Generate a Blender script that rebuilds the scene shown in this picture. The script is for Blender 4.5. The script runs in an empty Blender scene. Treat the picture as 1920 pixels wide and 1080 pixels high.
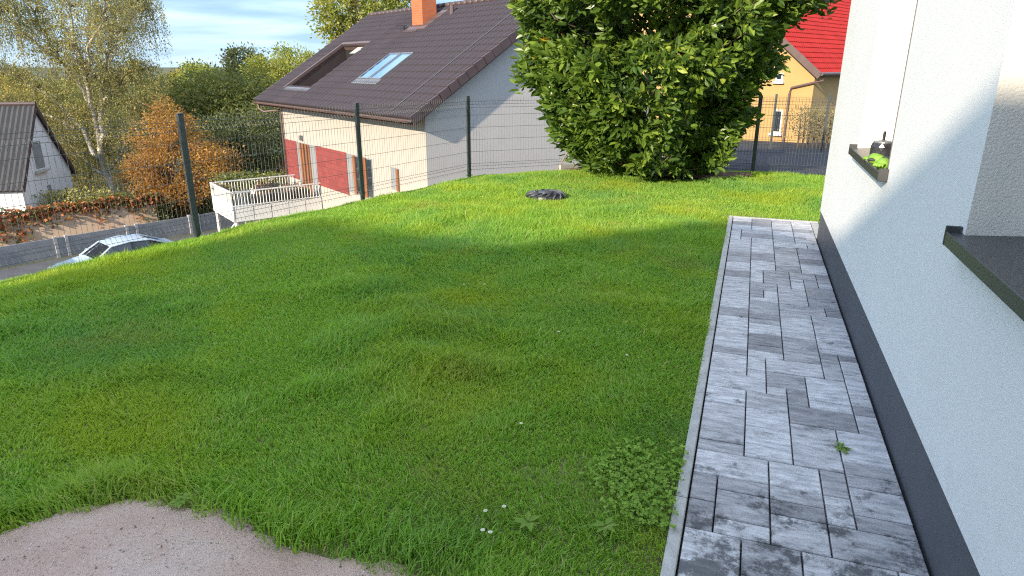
import bpy, bmesh, math, random
import numpy as np
from mathutils import Vector, Matrix
random.seed(7); RNG = np.random.default_rng(11)
SC = bpy.context.scene; COL = SC.collection
# ------------------------------------------------------------------ camera, sky, sun, exposure
FPX = 1250.0; PITCH = math.radians(18.4); YAW = math.radians(19.24); CAMH = 1.73
cd = bpy.data.cameras.new('camera'); cam = bpy.data.objects.new('camera', cd); COL.objects.link(cam)
cd.sensor_width = 36; cd.lens = 36*FPX/1920; cd.clip_start = .05; cd.clip_end = 20000
cam.location = (0, 0, CAMH); cam.rotation_euler = (math.pi/2-PITCH, 0, YAW); SC.camera = cam
SUND = Vector((.34, 1, -.41)).normalized()
EL = math.asin(-SUND.z); ROT = math.atan2(-SUND.x, -SUND.y)
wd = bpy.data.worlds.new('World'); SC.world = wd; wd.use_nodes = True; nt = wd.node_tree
bg = nt.nodes['Background']; sky = nt.nodes.new('ShaderNodeTexSky'); sky.sky_type = 'NISHITA'; sky.sun_disc = False
sky.sun_elevation = EL; sky.sun_rotation = ROT; sky.air_density = 1.0; sky.dust_density = 0.0; sky.ozone_density = 3.0
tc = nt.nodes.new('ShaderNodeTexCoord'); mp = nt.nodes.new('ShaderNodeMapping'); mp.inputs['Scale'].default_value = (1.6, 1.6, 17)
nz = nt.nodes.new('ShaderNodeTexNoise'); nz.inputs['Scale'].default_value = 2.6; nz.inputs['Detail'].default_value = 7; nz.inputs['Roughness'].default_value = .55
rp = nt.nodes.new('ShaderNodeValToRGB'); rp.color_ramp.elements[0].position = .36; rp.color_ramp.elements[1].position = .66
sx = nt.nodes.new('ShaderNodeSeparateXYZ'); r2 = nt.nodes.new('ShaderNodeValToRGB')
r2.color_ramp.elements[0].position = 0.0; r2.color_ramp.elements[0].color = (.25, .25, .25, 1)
for p, c in ((.06, .3), (.14, .3), (.3, .75), (.6, .8)):  # cloud cover by height; the bright unseen part overhead is added as fill light
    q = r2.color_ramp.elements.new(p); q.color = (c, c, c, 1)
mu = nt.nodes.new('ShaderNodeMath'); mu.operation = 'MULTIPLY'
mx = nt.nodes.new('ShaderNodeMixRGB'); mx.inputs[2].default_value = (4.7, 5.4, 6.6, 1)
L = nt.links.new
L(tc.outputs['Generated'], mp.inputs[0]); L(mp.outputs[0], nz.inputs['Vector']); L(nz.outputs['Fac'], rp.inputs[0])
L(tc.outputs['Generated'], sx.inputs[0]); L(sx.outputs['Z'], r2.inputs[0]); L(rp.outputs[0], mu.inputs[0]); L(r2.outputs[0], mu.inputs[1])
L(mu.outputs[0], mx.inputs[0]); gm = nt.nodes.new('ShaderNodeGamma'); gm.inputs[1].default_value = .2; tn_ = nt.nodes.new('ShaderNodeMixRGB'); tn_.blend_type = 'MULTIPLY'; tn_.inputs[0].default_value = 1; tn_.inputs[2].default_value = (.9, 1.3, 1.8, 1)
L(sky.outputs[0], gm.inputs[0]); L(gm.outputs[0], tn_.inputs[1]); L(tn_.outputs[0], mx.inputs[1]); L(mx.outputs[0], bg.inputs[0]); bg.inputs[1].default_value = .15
sl = bpy.data.lights.new('sun', 'SUN'); sl.energy = 2.9; sl.angle = math.radians(.8); sl.color = (1, .86, .66)
so = bpy.data.objects.new('sun', sl); COL.objects.link(so); so.rotation_euler = SUND.to_track_quat('-Z', 'Y').to_euler(); so.location = (-6, -14, 12)
vs = SC.view_settings; vs.view_transform = 'Standard'; vs.look = 'None'; vs.exposure = 1.5; vs.gamma = 1
SC.render.engine = 'CYCLES'; SC.cycles.use_denoising = False; SC.cycles.pixel_filter_type = 'BLACKMAN_HARRIS'; SC.cycles.filter_width = 1.15; SC.cycles.max_bounces = 6; SC.cycles.transparent_max_bounces = 8
try: SC.cycles.denoiser = 'OPENIMAGEDENOISE'
except Exception: pass
# ------------------------------------------------------------------ survey helpers: photo pixel -> place
V3 = lambda *a: np.array(a, float)
RT = V3(math.cos(YAW), math.sin(YAW), 0); FH = V3(-math.sin(YAW), math.cos(YAW), 0); U = V3(0, 0, 1)
FW = FH*math.cos(PITCH)-U*math.sin(PITCH); UPV = FH*math.sin(PITCH)+U*math.cos(PITCH); C0 = V3(0, 0, CAMH)
def ray(x, y): return FW+RT*(x-960)/FPX+UPV*(540-y)/FPX
def at(x, y, d): r = ray(x, y); return C0+r*d/np.dot(r, FH)
def gz(x, y, z=0): r = ray(x, y); return C0+r*(z-CAMH)/r[2]
def onpl(x, y, p, n): r = ray(x, y); return C0+r*(np.dot(p-C0, n)/np.dot(r, n))
# ------------------------------------------------------------------ noise
TAB = RNG.random((256, 256))
def vn(x, y, s, o=0):
    x = np.asarray(x, float)*s+o*17.3; y = np.asarray(y, float)*s+o*9.1
    i = np.floor(x).astype(int); j = np.floor(y).astype(int); u = x-i; v = y-j; u = u*u*(3-2*u); v = v*v*(3-2*v)
    a = TAB[i & 255, j & 255]; b = TAB[(i+1) & 255, j & 255]; c = TAB[i & 255, (j+1) & 255]; d = TAB[(i+1) & 255, (j+1) & 255]
    return (a*(1-u)+b*u)*(1-v)+(c*(1-u)+d*u)*v
def inpoly(x, y, P):
    x = np.asarray(x); y = np.asarray(y); r = np.zeros(x.shape, bool); n = len(P)
    for k in range(n):
        x1, y1 = P[k]; x2, y2 = P[(k+1) % n]
        if y1 == y2: continue
        r ^= ((y1 > y) != (y2 > y)) & (x < (x2-x1)*(y-y1)/(y2-y1)+x1)
    return r
def dpoly(x, y, P, closed=True):
    x = np.asarray(x, float); y = np.asarray(y, float); d = np.full(x.shape, 1e9); n = len(P)
    for k in range(n if closed else n-1):
        a = np.array(P[k], float); b = np.array(P[(k+1) % n], float); e = b-a; l = e@e
        t = np.clip(((x-a[0])*e[0]+(y-a[1])*e[1])/l, 0, 1)
        d = np.minimum(d, np.hypot(x-a[0]-t*e[0], y-a[1]-t*e[1]))
    return d
# ------------------------------------------------------------------ materials
MATS = {}
def nodes(name):
    m = bpy.data.materials.new(name); m.use_nodes = True; t = m.node_tree; b = t.nodes['Principled BSDF']; MATS[name] = m; return m, t, b
def ramp(t, cols, fac):
    r = t.nodes.new('ShaderNodeValToRGB'); e = r.color_ramp.elements; n = len(cols)
    while len(e) < n: e.new(.5)
    for k, c in enumerate(cols):
        p, c = c if isinstance(c[1], (tuple, list)) else (k/(n-1), c)
        e[k].position = p; e[k].color = (*c, 1)
    if fac is not None: t.links.new(fac, r.inputs[0])
    return r.outputs[0]
def noise(t, scale, detail=4, rough=.55, coord='Object', stretch=None, off=None):
    tcn = t.nodes.new('ShaderNodeTexCoord'); n = t.nodes.new('ShaderNodeTexNoise'); o = tcn.outputs[coord]
    if stretch or off:
        mpn = t.nodes.new('ShaderNodeMapping'); mpn.inputs['Scale'].default_value = stretch or (1, 1, 1); t.links.new(o, mpn.inputs[0])
        if off: t.links.new(off, mpn.inputs['Location'])
        o = mpn.outputs[0]
    t.links.new(o, n.inputs['Vector']); n.inputs['Scale'].default_value = scale; n.inputs['Detail'].default_value = detail; n.inputs['Roughness'].default_value = rough
    return n.outputs['Fac']
def mixc(t, a, b, fac, mode='MIX'):
    m = t.nodes.new('ShaderNodeMixRGB'); m.blend_type = mode
    for i, v in ((1, a), (2, b), (0, fac)):
        if hasattr(v, 'is_linked'): t.links.new(v, m.inputs[i])
        elif i: m.inputs[i].default_value = (*v, 1)
        else: m.inputs[0].default_value = v
    return m.outputs[0]
def bump(t, b, h, strength=.3, dist=.01):
    n = t.nodes.new('ShaderNodeBump'); n.inputs['Strength'].default_value = strength; n.inputs['Distance'].default_value = dist
    t.links.new(h, n.inputs['Height']); t.links.new(n.outputs[0], b.inputs['Normal'])
def M(name, c1, c2=None, scale=6, rough=.7, bmp=0, bscale=None, metal=0, spec=.5, stretch=None, dist=.01):
    m, t, b = nodes(name); b.inputs['Roughness'].default_value = rough; b.inputs['Metallic'].default_value = metal; b.inputs['Specular IOR Level'].default_value = spec
    c2 = c2 or tuple(x*.8 for x in c1); f = noise(t, scale, stretch=stretch)
    t.links.new(ramp(t, [(.3, c1), (.7, c2)], f), b.inputs['Base Color'])
    if bmp: bump(t, b, noise(t, bscale or scale*4, 3), bmp, dist)
    return m
def leafmat(name, cols, rough=.45, trans=.35, spec=.4, attr=True, patch=None, tint=1.25):
    m, t, b = nodes(name)
    if attr:
        a = t.nodes.new('ShaderNodeAttribute'); a.attribute_name = 'rnd'; f = a.outputs['Fac']
    else:
        a = t.nodes.new('ShaderNodeObjectInfo'); f = a.outputs['Random']
    c = ramp(t, cols, f)
    if patch:
        for cc, sc, lo, hi, amt in patch:
            nn = noise(t, sc, 3, coord='Object'); rr = ramp(t, [(lo, (0, 0, 0)), (hi, (amt, amt, amt))], nn); c = mixc(t, c, cc, rr)
    t.links.new(c, b.inputs['Base Color']); b.inputs['Roughness'].default_value = rough; b.inputs['Specular IOR Level'].default_value = spec
    tr = t.nodes.new('ShaderNodeBsdfTranslucent'); ms = t.nodes.new('ShaderNodeMixShader'); ms.inputs[0].default_value = trans
    t.links.new(mixc(t, c, (tint, tint, .6), 1.0, 'MULTIPLY'), tr.inputs[0])
    t.links.new(b.outputs[0], ms.inputs[1]); t.links.new(tr.outputs[0], ms.inputs[2]); t.links.new(ms.outputs[0], t.nodes['Material Output'].inputs[0])
    return m
# stucco
def stucco(name, c, grain=230, st=.35):
    m, t, b = nodes(name); f = noise(t, 2.2, 5); t.links.new(ramp(t, [(.25, tuple(x*.94 for x in c)), (.75, c)], f), b.inputs['Base Color'])
    b.inputs['Roughness'].default_value = .9; bump(t, b, noise(t, grain, 2), st, .004); return m
m, t, b = nodes('white_stucco'); f = noise(t, 1.3, 6, .6); c = ramp(t, [(.25, (.76, .755, .735)), (.75, (.82, .81, .79))], f)
g_ = t.nodes.new('ShaderNodeNewGeometry'); s_ = t.nodes.new('ShaderNodeSeparateXYZ'); t.links.new(g_.outputs['Position'], s_.inputs[0]); mr = t.nodes.new('ShaderNodeMapRange'); t.links.new(s_.outputs['Z'], mr.inputs[0]); mr.inputs[1].default_value = .29; mr.inputs[2].default_value = .75; mr.inputs[3].default_value = .2; mr.inputs[4].default_value = -.2
a_ = t.nodes.new('ShaderNodeMath'); a_.operation = 'ADD'; t.links.new(noise(t, 9, 6, .7), a_.inputs[0]); t.links.new(mr.outputs[0], a_.inputs[1]); c = mixc(t, c, (.55, .53, .49), ramp(t, [(.55, (0, 0, 0)), (.85, (.22, .22, .22))], a_.outputs[0]))
t.links.new(c, b.inputs['Base Color']); b.inputs['Roughness'].default_value = .92; bump(t, b, noise(t, 190, 3, .6), .6, .005)
stucco('reveal_stucco', (.84, .8, .72), 110, 1.0)
stucco('cream_plaster', (.41, .375, .335), 60, .2); stucco('grey_plaster', (.5, .475, .46), 60, .2); stucco('yellow_plaster', (.45, .29, .115), 40, .2)
stucco('pale_plaster', (.75, .75, .76), 40, .2); stucco('peach_plaster', (.58, .42, .3), 20, .3)
M('plinth_coat', (.085, .087, .1), (.095, .098, .11), 5, .75, .5, 320, dist=.003)
M('sill_metal', (.05, .05, .052), (.06, .058, .056), 9, .38, .05, 60, metal=.0, spec=.6)
M('window_frame', (.78, .77, .74), (.74, .73, .7), 3, .4)
M('joint_seal', (.12, .12, .12), None, 8, .7)
M('anthracite_steel', (.035, .045, .047), (.045, .055, .057), 12, .45, .05, 90)
M('wire_steel', (.07, .08, .08), None, 10, .5)
M('black_rubber', (.05, .053, .065), (.09, .094, .11), 14, .42, .15, 60)
M('concrete', (.5, .49, .46), (.36, .35, .33), 14, .9, .5, 90)
M('concrete_panel', (.3, .3, .31), (.22, .22, .235), 3, .9, .3, 40)
M('concrete_post', (.45, .44, .43), (.36, .35, .34), 5, .9, .3, 40)
M('joint_sand', (.03, .03, .03), (.05, .048, .045), 40, .95, .4, 200)
M('asphalt', (.1, .1, .105), (.07, .07, .075), 2, .9, .3, 80)
M('soil', (.15, .15, .06), (.2, .18, .085), 9, .95, .8, 60)
M('mulch', (.1, .045, .025), (.16, .075, .045), 22, .95, .9, 70)
M('terrain', (.07, .085, .03), (.11, .1, .045), .25, .95, .4, 3)
M('bark', (.13, .09, .06), (.07, .05, .035), 16, .9, .8, 60, stretch=(1, 1, .3))
M('laurel_bark', (.3, .2, .12), (.17, .12, .08), 13, .85, .6, 60, stretch=(1, 1, .35))
M('birch_bark', (.62, .58, .52), (.2, .17, .14), 1.6, .8, .3, 30, stretch=(1, 1, 3))
M('twig', (.26, .21, .15), (.16, .12, .09), 5, .9)
M('roof_slab', (.05, .035, .035), None, 3, .8)
M('brown_tile', (.062, .05, .056), (.046, .037, .042), .7, .55, .1, 50, spec=.35)
M('verge', (.085, .055, .055), (.06, .04, .04), 2, .5)
M('brown_metal', (.13, .085, .075), (.1, .065, .06), 4, .45)
M('soffit', (.09, .04, .03), (.07, .03, .025), 3, .7)
M('dark_void', (.012, .011, .011), None, 2, .9)
M('zinc', (.2, .21, .22), (.16, .17, .18), 5, .4, metal=.3)
M('wood_door', (.3, .12, .05), (.22, .085, .035), 5, .5, .2, 40, stretch=(1, 1, .2))
M('grey_panel', (.26, .27, .28), (.21, .22, .23), 2, .6)
M('white_paint', (.74, .74, .73), (.66, .66, .65), 3, .5)
M('corrugated', (.03, .03, .032), (.045, .044, .046), 2, .65)
M('red_tile', (.38, .018, .012), (.3, .014, .01), 1.2, .75, .1, 20, spec=.25)
M('planter', (.045, .04, .045), None, 4, .7)
M('flower_red', (.35, .05, .04), (.3, .2, .16), 20, .7)
M('flower_white', (.75, .75, .7), (.5, .55, .4), 20, .7)
M('car_paint', (.5, .6, .7), (.48, .58, .68), 1, .22, spec=.8)
M('car_black', (.02, .02, .022), None, 3, .4)
M('tyre', (.018, .018, .018), None, 8, .85)
M('alloy', (.45, .46, .48), None, 8, .3, metal=.8)
M('lamp_lens', (.6, .6, .6), None, 4, .15)
M('red_wall', (.42, .06, .06), None, 1, .6); M('bleached_roof', (.6, .6, .62), None, 1, .6)
M('glove_green', (.22, .4, .04), (.15, .3, .03), 20, .6); M('glove_grey', (.05, .055, .055), None, 20, .7)
M('jar_black', (.02, .02, .022), (.05, .05, .055), 20, .25)
M('petal', (.8, .8, .76), None, 20, .6); M('pollen', (.7, .5, .05), None, 20, .7)
M('wood_stake', (.32, .24, .17), None, 12, .8)
M('dead_leaf', (.35, .2, .08), None, 12, .8)
def glass(name, c=(.02, .03, .04), r=.04):
    m, t, b = nodes(name); b.inputs['Base Color'].default_value = (*c, 1); b.inputs['Roughness'].default_value = r; b.inputs['Specular IOR Level'].default_value = 1.0
    f = noise(t, .8, 2); bump(t, b, f, .02, .02); return m
glass('window_glass'); glass('roof_glass', (.13, .26, .5), .05); glass('car_glass', (.012, .016, .025), .04)
# brick of the red cladding / chimney
def brick(name, c1, c2, mo, scale, w=.25, h=.08, plane=None):
    m, t, b = nodes(name); tcn = t.nodes.new('ShaderNodeTexCoord'); bt = t.nodes.new('ShaderNodeTexBrick')
    t.links.new(tcn.outputs['UV'], bt.inputs['Vector']); bt.inputs['Color1'].default_value = (*c1, 1); bt.inputs['Color2'].default_value = (*c2, 1); bt.inputs['Mortar'].default_value = (*mo, 1)
    bt.inputs['Scale'].default_value = scale; bt.inputs['Brick Width'].default_value = w; bt.inputs['Row Height'].default_value = h; bt.inputs['Mortar Size'].default_value = .01
    t.links.new(bt.outputs['Color'], b.inputs['Base Color']); b.inputs['Roughness'].default_value = .8; bump(t, b, bt.outputs['Fac'], -.4, .01); return m
brick('red_cladding', (.26, .045, .04), (.21, .035, .032), (.13, .035, .03), 1, .4, .2)
brick('chimney_brick', (.52, .13, .035), (.44, .1, .03), (.3, .15, .1), 1, .24, .08)
# pavers: mottled grey concrete, streaked across
m, t, b = nodes('paver')
oi = t.nodes.new('ShaderNodeObjectInfo'); cx = t.nodes.new('ShaderNodeCombineXYZ'); mm = t.nodes.new('ShaderNodeMath'); mm.operation = 'MULTIPLY'; mm.inputs[1].default_value = 60
t.links.new(oi.outputs['Random'], mm.inputs[0]); t.links.new(mm.outputs[0], cx.inputs[0]); t.links.new(mm.outputs[0], cx.inputs[1])
n1 = noise(t, 11, 9, .8, stretch=(.6, 2.4, 1), off=cx.outputs[0]); n2 = noise(t, 4.5, 9, .78, stretch=(.8, 1.5, 1), off=cx.outputs[0])
base = ramp(t, [(.34, (.25, .245, .255)), (.47, (.47, .46, .465)), (.62, (.72, .71, .71))], n1)
tone = ramp(t, [(0, (.45, .44, .45)), (.2, (.7, .69, .7)), (.45, (.95, .94, .95)), (.8, (1.05, 1.05, 1.06)), (1, (.6, .59, .6))], oi.outputs['Random'])
c = mixc(t, base, tone, 1.0, 'MULTIPLY')
geo = t.nodes.new('ShaderNodeNewGeometry'); sp = t.nodes.new('ShaderNodeSeparateXYZ'); t.links.new(geo.outputs['Position'], sp.inputs[0])
nd = t.nodes.new('ShaderNodeTexNoise'); t.links.new(geo.outputs['Position'], nd.inputs['Vector']); nd.inputs['Scale'].default_value = 4.5; nd.inputs['Detail'].default_value = 10; nd.inputs['Roughness'].default_value = .76
grime = t.nodes.new('ShaderNodeMapRange'); t.links.new(sp.outputs['Y'], grime.inputs[0]); grime.inputs[1].default_value = 1.7; grime.inputs[2].default_value = 3.0; grime.inputs[3].default_value = .17; grime.inputs[4].default_value = -.02
ad = t.nodes.new('ShaderNodeMath'); ad.operation = 'ADD'; t.links.new(nd.outputs['Fac'], ad.inputs[0]); t.links.new(grime.outputs[0], ad.inputs[1])
c = mixc(t, c, (.055, .055, .06), ramp(t, [(.565, (0, 0, 0)), (.64, (.85, .85, .85))], ad.outputs[0]))
c = mixc(t, c, (.1, .1, .105), ramp(t, [(.56, (0, 0, 0)), (.66, (.65, .65, .65))], n2))
t.links.new(c, b.inputs['Base Color']); b.inputs['Roughness'].default_value = .78; bump(t, b, noise(t, 120, 4, .6), .5, .004)
# driveway sheet
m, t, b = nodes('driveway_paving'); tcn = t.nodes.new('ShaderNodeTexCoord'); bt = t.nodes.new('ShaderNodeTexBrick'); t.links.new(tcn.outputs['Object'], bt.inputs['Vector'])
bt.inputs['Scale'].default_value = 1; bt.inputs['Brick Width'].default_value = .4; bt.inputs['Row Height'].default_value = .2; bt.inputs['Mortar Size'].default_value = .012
bt.inputs['Color1'].default_value = (.06, .064, .075, 1); bt.inputs['Color2'].default_value = (.04, .043, .052, 1); bt.inputs['Mortar'].default_value = (.03, .03, .035, 1)  # dark paver tones, deepened further to stand in for shade on the driveway
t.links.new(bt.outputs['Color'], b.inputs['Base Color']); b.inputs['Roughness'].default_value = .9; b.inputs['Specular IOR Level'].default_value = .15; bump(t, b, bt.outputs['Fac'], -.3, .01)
# sand
m, t, b = nodes('sand'); f1 = noise(t, 2.5, 6, .6); f2 = noise(t, 75, 4, .75); f3 = noise(t, 150, 2, .6)
c = ramp(t, [(.3, (.68, .47, .37)), (.5, (.8, .57, .46)), (.7, (.88, .69, .58))], f1)
c = mixc(t, c, (.2, .15, .13), ramp(t, [(.57, (0, 0, 0)), (.66, (.8, .8, .8))], f2)); c = mixc(t, c, (.72, .68, .63), ramp(t, [(.66, (0, 0, 0)), (.72, (.8, .8, .8))], f3))
t.links.new(c, b.inputs['Base Color']); b.inputs['Roughness'].default_value = .95; bump(t, b, f2, 1.0, .03)
leafmat('grass_blade', [(0, (.19, .35, .06)), (.5, (.29, .48, .07)), (.85, (.4, .58, .1)), (1, (.55, .5, .22))], .5, .45, .3, patch=[((.13, .32, .1), .6, .48, .68, .65), ((.44, .5, .04), .8, .48, .7, .65), ((.42, .37, .12), 1.1, .57, .74, .4)])
leafmat('pebble', [(0, (.12, .1, .09)), (.5, (.4, .32, .28)), (1, (.75, .7, .66))], .8, .01, .3)
leafmat('clover_leaf', [(0, (.2, .33, .06)), (1, (.3, .46, .08))], .8, .3, .1)
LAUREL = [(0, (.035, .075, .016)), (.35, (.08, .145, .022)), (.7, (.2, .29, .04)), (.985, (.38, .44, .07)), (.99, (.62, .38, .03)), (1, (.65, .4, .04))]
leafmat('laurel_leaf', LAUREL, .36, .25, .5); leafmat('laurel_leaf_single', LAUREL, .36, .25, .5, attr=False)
leafmat('birch_leaf', [(0, (0.167, 0.180, 0.071)), (.5, (0.283, 0.277, 0.103)), (.85, (0.438, 0.373, 0.110)), (1, (0.592, 0.438, 0.103))], .5, .35)
leafmat('willow_leaf', [(0, (0.174, 0.167, 0.043)), (.5, (0.319, 0.261, 0.065)), (1, (0.522, 0.377, 0.072))], .5, .35)
leafmat('orange_leaf', [(0, (.22, .12, .06)), (.35, (.36, .19, .06)), (.8, (.54, .3, .065)), (1, (.4, .33, .1))], .5, .4)
leafmat('green_leaf', [(0, (.085, .11, .035)), (.5, (.165, .185, .05)), (1, (.3, .29, .075))], .5, .35)
leafmat('dark_leaf', [(0, (.06, .08, .035)), (.6, (.11, .135, .05)), (1, (.2, .2, .075))], .5, .3)
leafmat('lime_leaf', [(0, (0.160, 0.208, 0.047)), (.5, (0.303, 0.334, 0.072)), (1, (0.479, 0.415, 0.096))], .5, .4)
leafmat('gold_leaf', [(0, (0.290, 0.203, 0.043)), (.5, (0.478, 0.334, 0.065)), (1, (0.580, 0.435, 0.087))], .5, .4)
leafmat('ivy_leaf', [(0, (0.072, 0.109, 0.029)), (.35, (0.203, 0.145, 0.043)), (.7, (0.406, 0.116, 0.051)), (1, (0.580, 0.232, 0.072))], .5, .3)
leafmat('dry_leaf', [(0, (.2, .17, .08)), (1, (.4, .32, .16))], .6, .3)
leafmat('weed_leaf', [(0, (.2, .31, .06)), (1, (.28, .4, .09))], .8, .3, .1)
# ------------------------------------------------------------------ mesh helpers
class MB:
    def __init__(s): s.v = []; s.f = []; s.uv = {}
    def add(s, vs, fs):
        o = len(s.v); s.v += [tuple(map(float, p)) for p in vs]; s.f += [tuple(i+o for i in f) for f in fs]; return s
    def box(s, lo, hi, ex=V3(1, 0, 0), ey=V3(0, 1, 0), ez=V3(0, 0, 1), o=V3(0, 0, 0)):
        P = [o+ex*x+ey*y+ez*z for z in (lo[2], hi[2]) for y in (lo[1], hi[1]) for x in (lo[0], hi[0])]
        return s.add(P, [(0, 2, 3, 1), (4, 5, 7, 6), (0, 1, 5, 4), (2, 6, 7, 3), (0, 4, 6, 2), (1, 3, 7, 5)])
    def bar(s, a, b, w, h=None, up=V3(0, 0, 1)):
        a = V3(*a); b = V3(*b); h = h or w; d = b-a; l = np.linalg.norm(d); d /= l; sd = np.cross(d, up)
        if np.linalg.norm(sd) < 1e-4: sd = np.cross(d, V3(1, 0, 0))
        sd /= np.linalg.norm(sd); u2 = np.cross(sd, d); return s.box((0, -w/2, -h/2), (l, w/2, h/2), d, sd, u2, a)
    def tube(s, pts, rad, n=6, cap=True):
        pts = [V3(*p) for p in pts]; rad = rad if hasattr(rad, '__len__') else [rad]*len(pts); o = len(s.v); fs = []; ref = V3(.31, .22, .92)
        for k, p in enumerate(pts):
            d = pts[min(k+1, len(pts)-1)]-pts[max(k-1, 0)]; d = d/(np.linalg.norm(d)+1e-9)
            rr = ref if abs(d@ref) < .9 else V3(1, 0, 0)
            x = np.cross(d, rr); x /= np.linalg.norm(x); y = np.cross(d, x)
            for q in range(n): a = 2*math.pi*q/n; s.v.append(tuple(p+(x*math.cos(a)+y*math.sin(a))*rad[k]))
        for k in range(len(pts)-1):
            for q in range(n): fs.append((o+k*n+q, o+k*n+(q+1) % n, o+(k+1)*n+(q+1) % n, o+(k+1)*n+q))
        if cap: fs += [tuple(o+q for q in range(n)), tuple(o+(len(pts)-1)*n+q for q in range(n-1, -1, -1))]
        s.f += fs; return s
    def prism(s, poly, d):
        n = len(poly); P = [V3(*p) for p in poly]; d = V3(*d)
        return s.add(P+[p+d for p in P], [tuple(range(n)), tuple(range(2*n-1, n-1, -1))]+[((k+1) % n, k, n+k, n+(k+1) % n) for k in range(n)])
    def lathe(s, c, prof, n=24):
        c = V3(*c); o = len(s.v)
        for r, z in prof:
            for q in range(n): a = 2*math.pi*q/n; s.v.append((c[0]+r*math.cos(a), c[1]+r*math.sin(a), c[2]+z))
        for k in range(len(prof)-1):
            for q in range(n): s.f.append((o+k*n+q, o+k*n+(q+1) % n, o+(k+1)*n+(q+1) % n, o+(k+1)*n+q))
        s.f.append(tuple(o+(len(prof)-1)*n+q for q in range(n))); return s
    def build(s, name, mat, parent=None, smooth=False, bevel=0, uvf=None):
        me = bpy.data.meshes.new(name); me.from_pydata(s.v, [], s.f); me.update()
        bm = bmesh.new(); bm.from_mesh(me); bmesh.ops.recalc_face_normals(bm, faces=bm.faces[:])
        if bevel: bmesh.ops.bevel(bm, geom=bm.edges[:], offset=bevel, segments=1, affect='EDGES', clamp_overlap=True)
        if uvf:
            ul = bm.loops.layers.uv.new('UVMap')
            for f in bm.faces:
                for l in f.loops: l[ul].uv = uvf(V3(*l.vert.co), V3(*f.normal))
        bm.to_mesh(me); bm.free(); me.materials.append(MATS[mat])
        if smooth:
            me.polygons.foreach_set('use_smooth', [True]*len(me.polygons))
        o = bpy.data.objects.new(name, me); COL.objects.link(o); o.parent = parent; return o
def npmesh(name, V, tris=None, quads=None, mat=None, parent=None, rnd=None, smooth=False):
    me = bpy.data.meshes.new(name); V = np.asarray(V, np.float32); L_ = []; tot = []
    if quads is not None and len(quads): L_.append(np.asarray(quads, np.int32).ravel()); tot.append(np.full(len(quads), 4, np.int32))
    if tris is not None and len(tris): L_.append(np.asarray(tris, np.int32).ravel()); tot.append(np.full(len(tris), 3, np.int32))
    lp = np.concatenate(L_); tt = np.concatenate(tot); st = np.concatenate([[0], np.cumsum(tt)[:-1]]).astype(np.int32)
    me.vertices.add(len(V)); me.vertices.foreach_set('co', V.ravel()); me.loops.add(len(lp)); me.loops.foreach_set('vertex_index', lp)
    me.polygons.add(len(tt)); me.polygons.foreach_set('loop_start', st)
    try: me.polygons.foreach_set('loop_total', tt)
    except Exception: pass
    me.polygons.foreach_set('use_smooth', np.full(len(tt), smooth))
    if rnd is not None:
        at_ = me.attributes.new('rnd', 'FLOAT', 'POINT'); at_.data.foreach_set('value', np.asarray(rnd, np.float32))
    me.update(); me.validate()
    if mat: me.materials.append(MATS[mat])
    o = bpy.data.objects.new(name, me); COL.objects.link(o); o.parent = parent; return o
def empty(name, loc=(0, 0, 0)):
    o = bpy.data.objects.new(name, None); COL.objects.link(o); o.empty_display_size = .2; return o
def tag(o, label=None, cat=None, group=None, kind=None):
    for k, v in (('label', label), ('category', cat), ('group', group), ('kind', kind)):
        if v: o[k] = v
    return o
def struct(o, label=None): o['kind'] = 'structure'; return tag(o, label) if label else o
# leaf clouds -------------------------------------------------------
def unit(a): return a/(np.linalg.norm(a, axis=-1, keepdims=True)+1e-9)
def leafcloud(name, P, D, size, wr, mat, parent=None, rnd=None, fold=False, jit=.35):
    """diamond / folded leaves at points P pointing along D"""
    n = len(P); size = np.broadcast_to(size, n)*(1+jit*(RNG.random(n)-.5)*2); D = unit(D); N = unit(RNG.normal(size=(n, 3))+V3(0, 0, .6)); S = unit(np.cross(D, N)); N = np.cross(S, D)
    rnd = RNG.random(n) if rnd is None else rnd; l = size[:, None]; w = l*wr
    if fold:
        tip = P+D*l-N*l*.08; a = P+D*l*.28; b_ = P+D*l*.68
        V = np.stack([P, a+S*w*.45+N*w*.18, a-N*w*.05, a-S*w*.45+N*w*.18, b_+S*w*.46+N*w*.15, b_-N*w*.05-N*l*.02, b_-S*w*.46+N*w*.15, tip], 1).reshape(-1, 3)
        k = (np.arange(n)*8)[:, None]
        q = np.concatenate([k+np.array([[1, 2, 5, 4]]), k+np.array([[2, 3, 6, 5]])]); tr = np.concatenate([k+np.array([[0, 2, 1]]), k+np.array([[0, 3, 2]]), k+np.array([[4, 5, 7]]), k+np.array([[5, 6, 7]])])
        return npmesh(name, V, tr, q, mat, parent, np.repeat(rnd, 8))
    V = np.stack([P, P+D*l*.5+S*w*.5, P+D*l, P+D*l*.5-S*w*.5], 1).reshape(-1, 3); k = (np.arange(n)*4)[:, None]
    return npmesh(name, V, None, k+np.array([[0, 1, 2, 3]]), mat, parent, np.repeat(rnd, 4))
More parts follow.
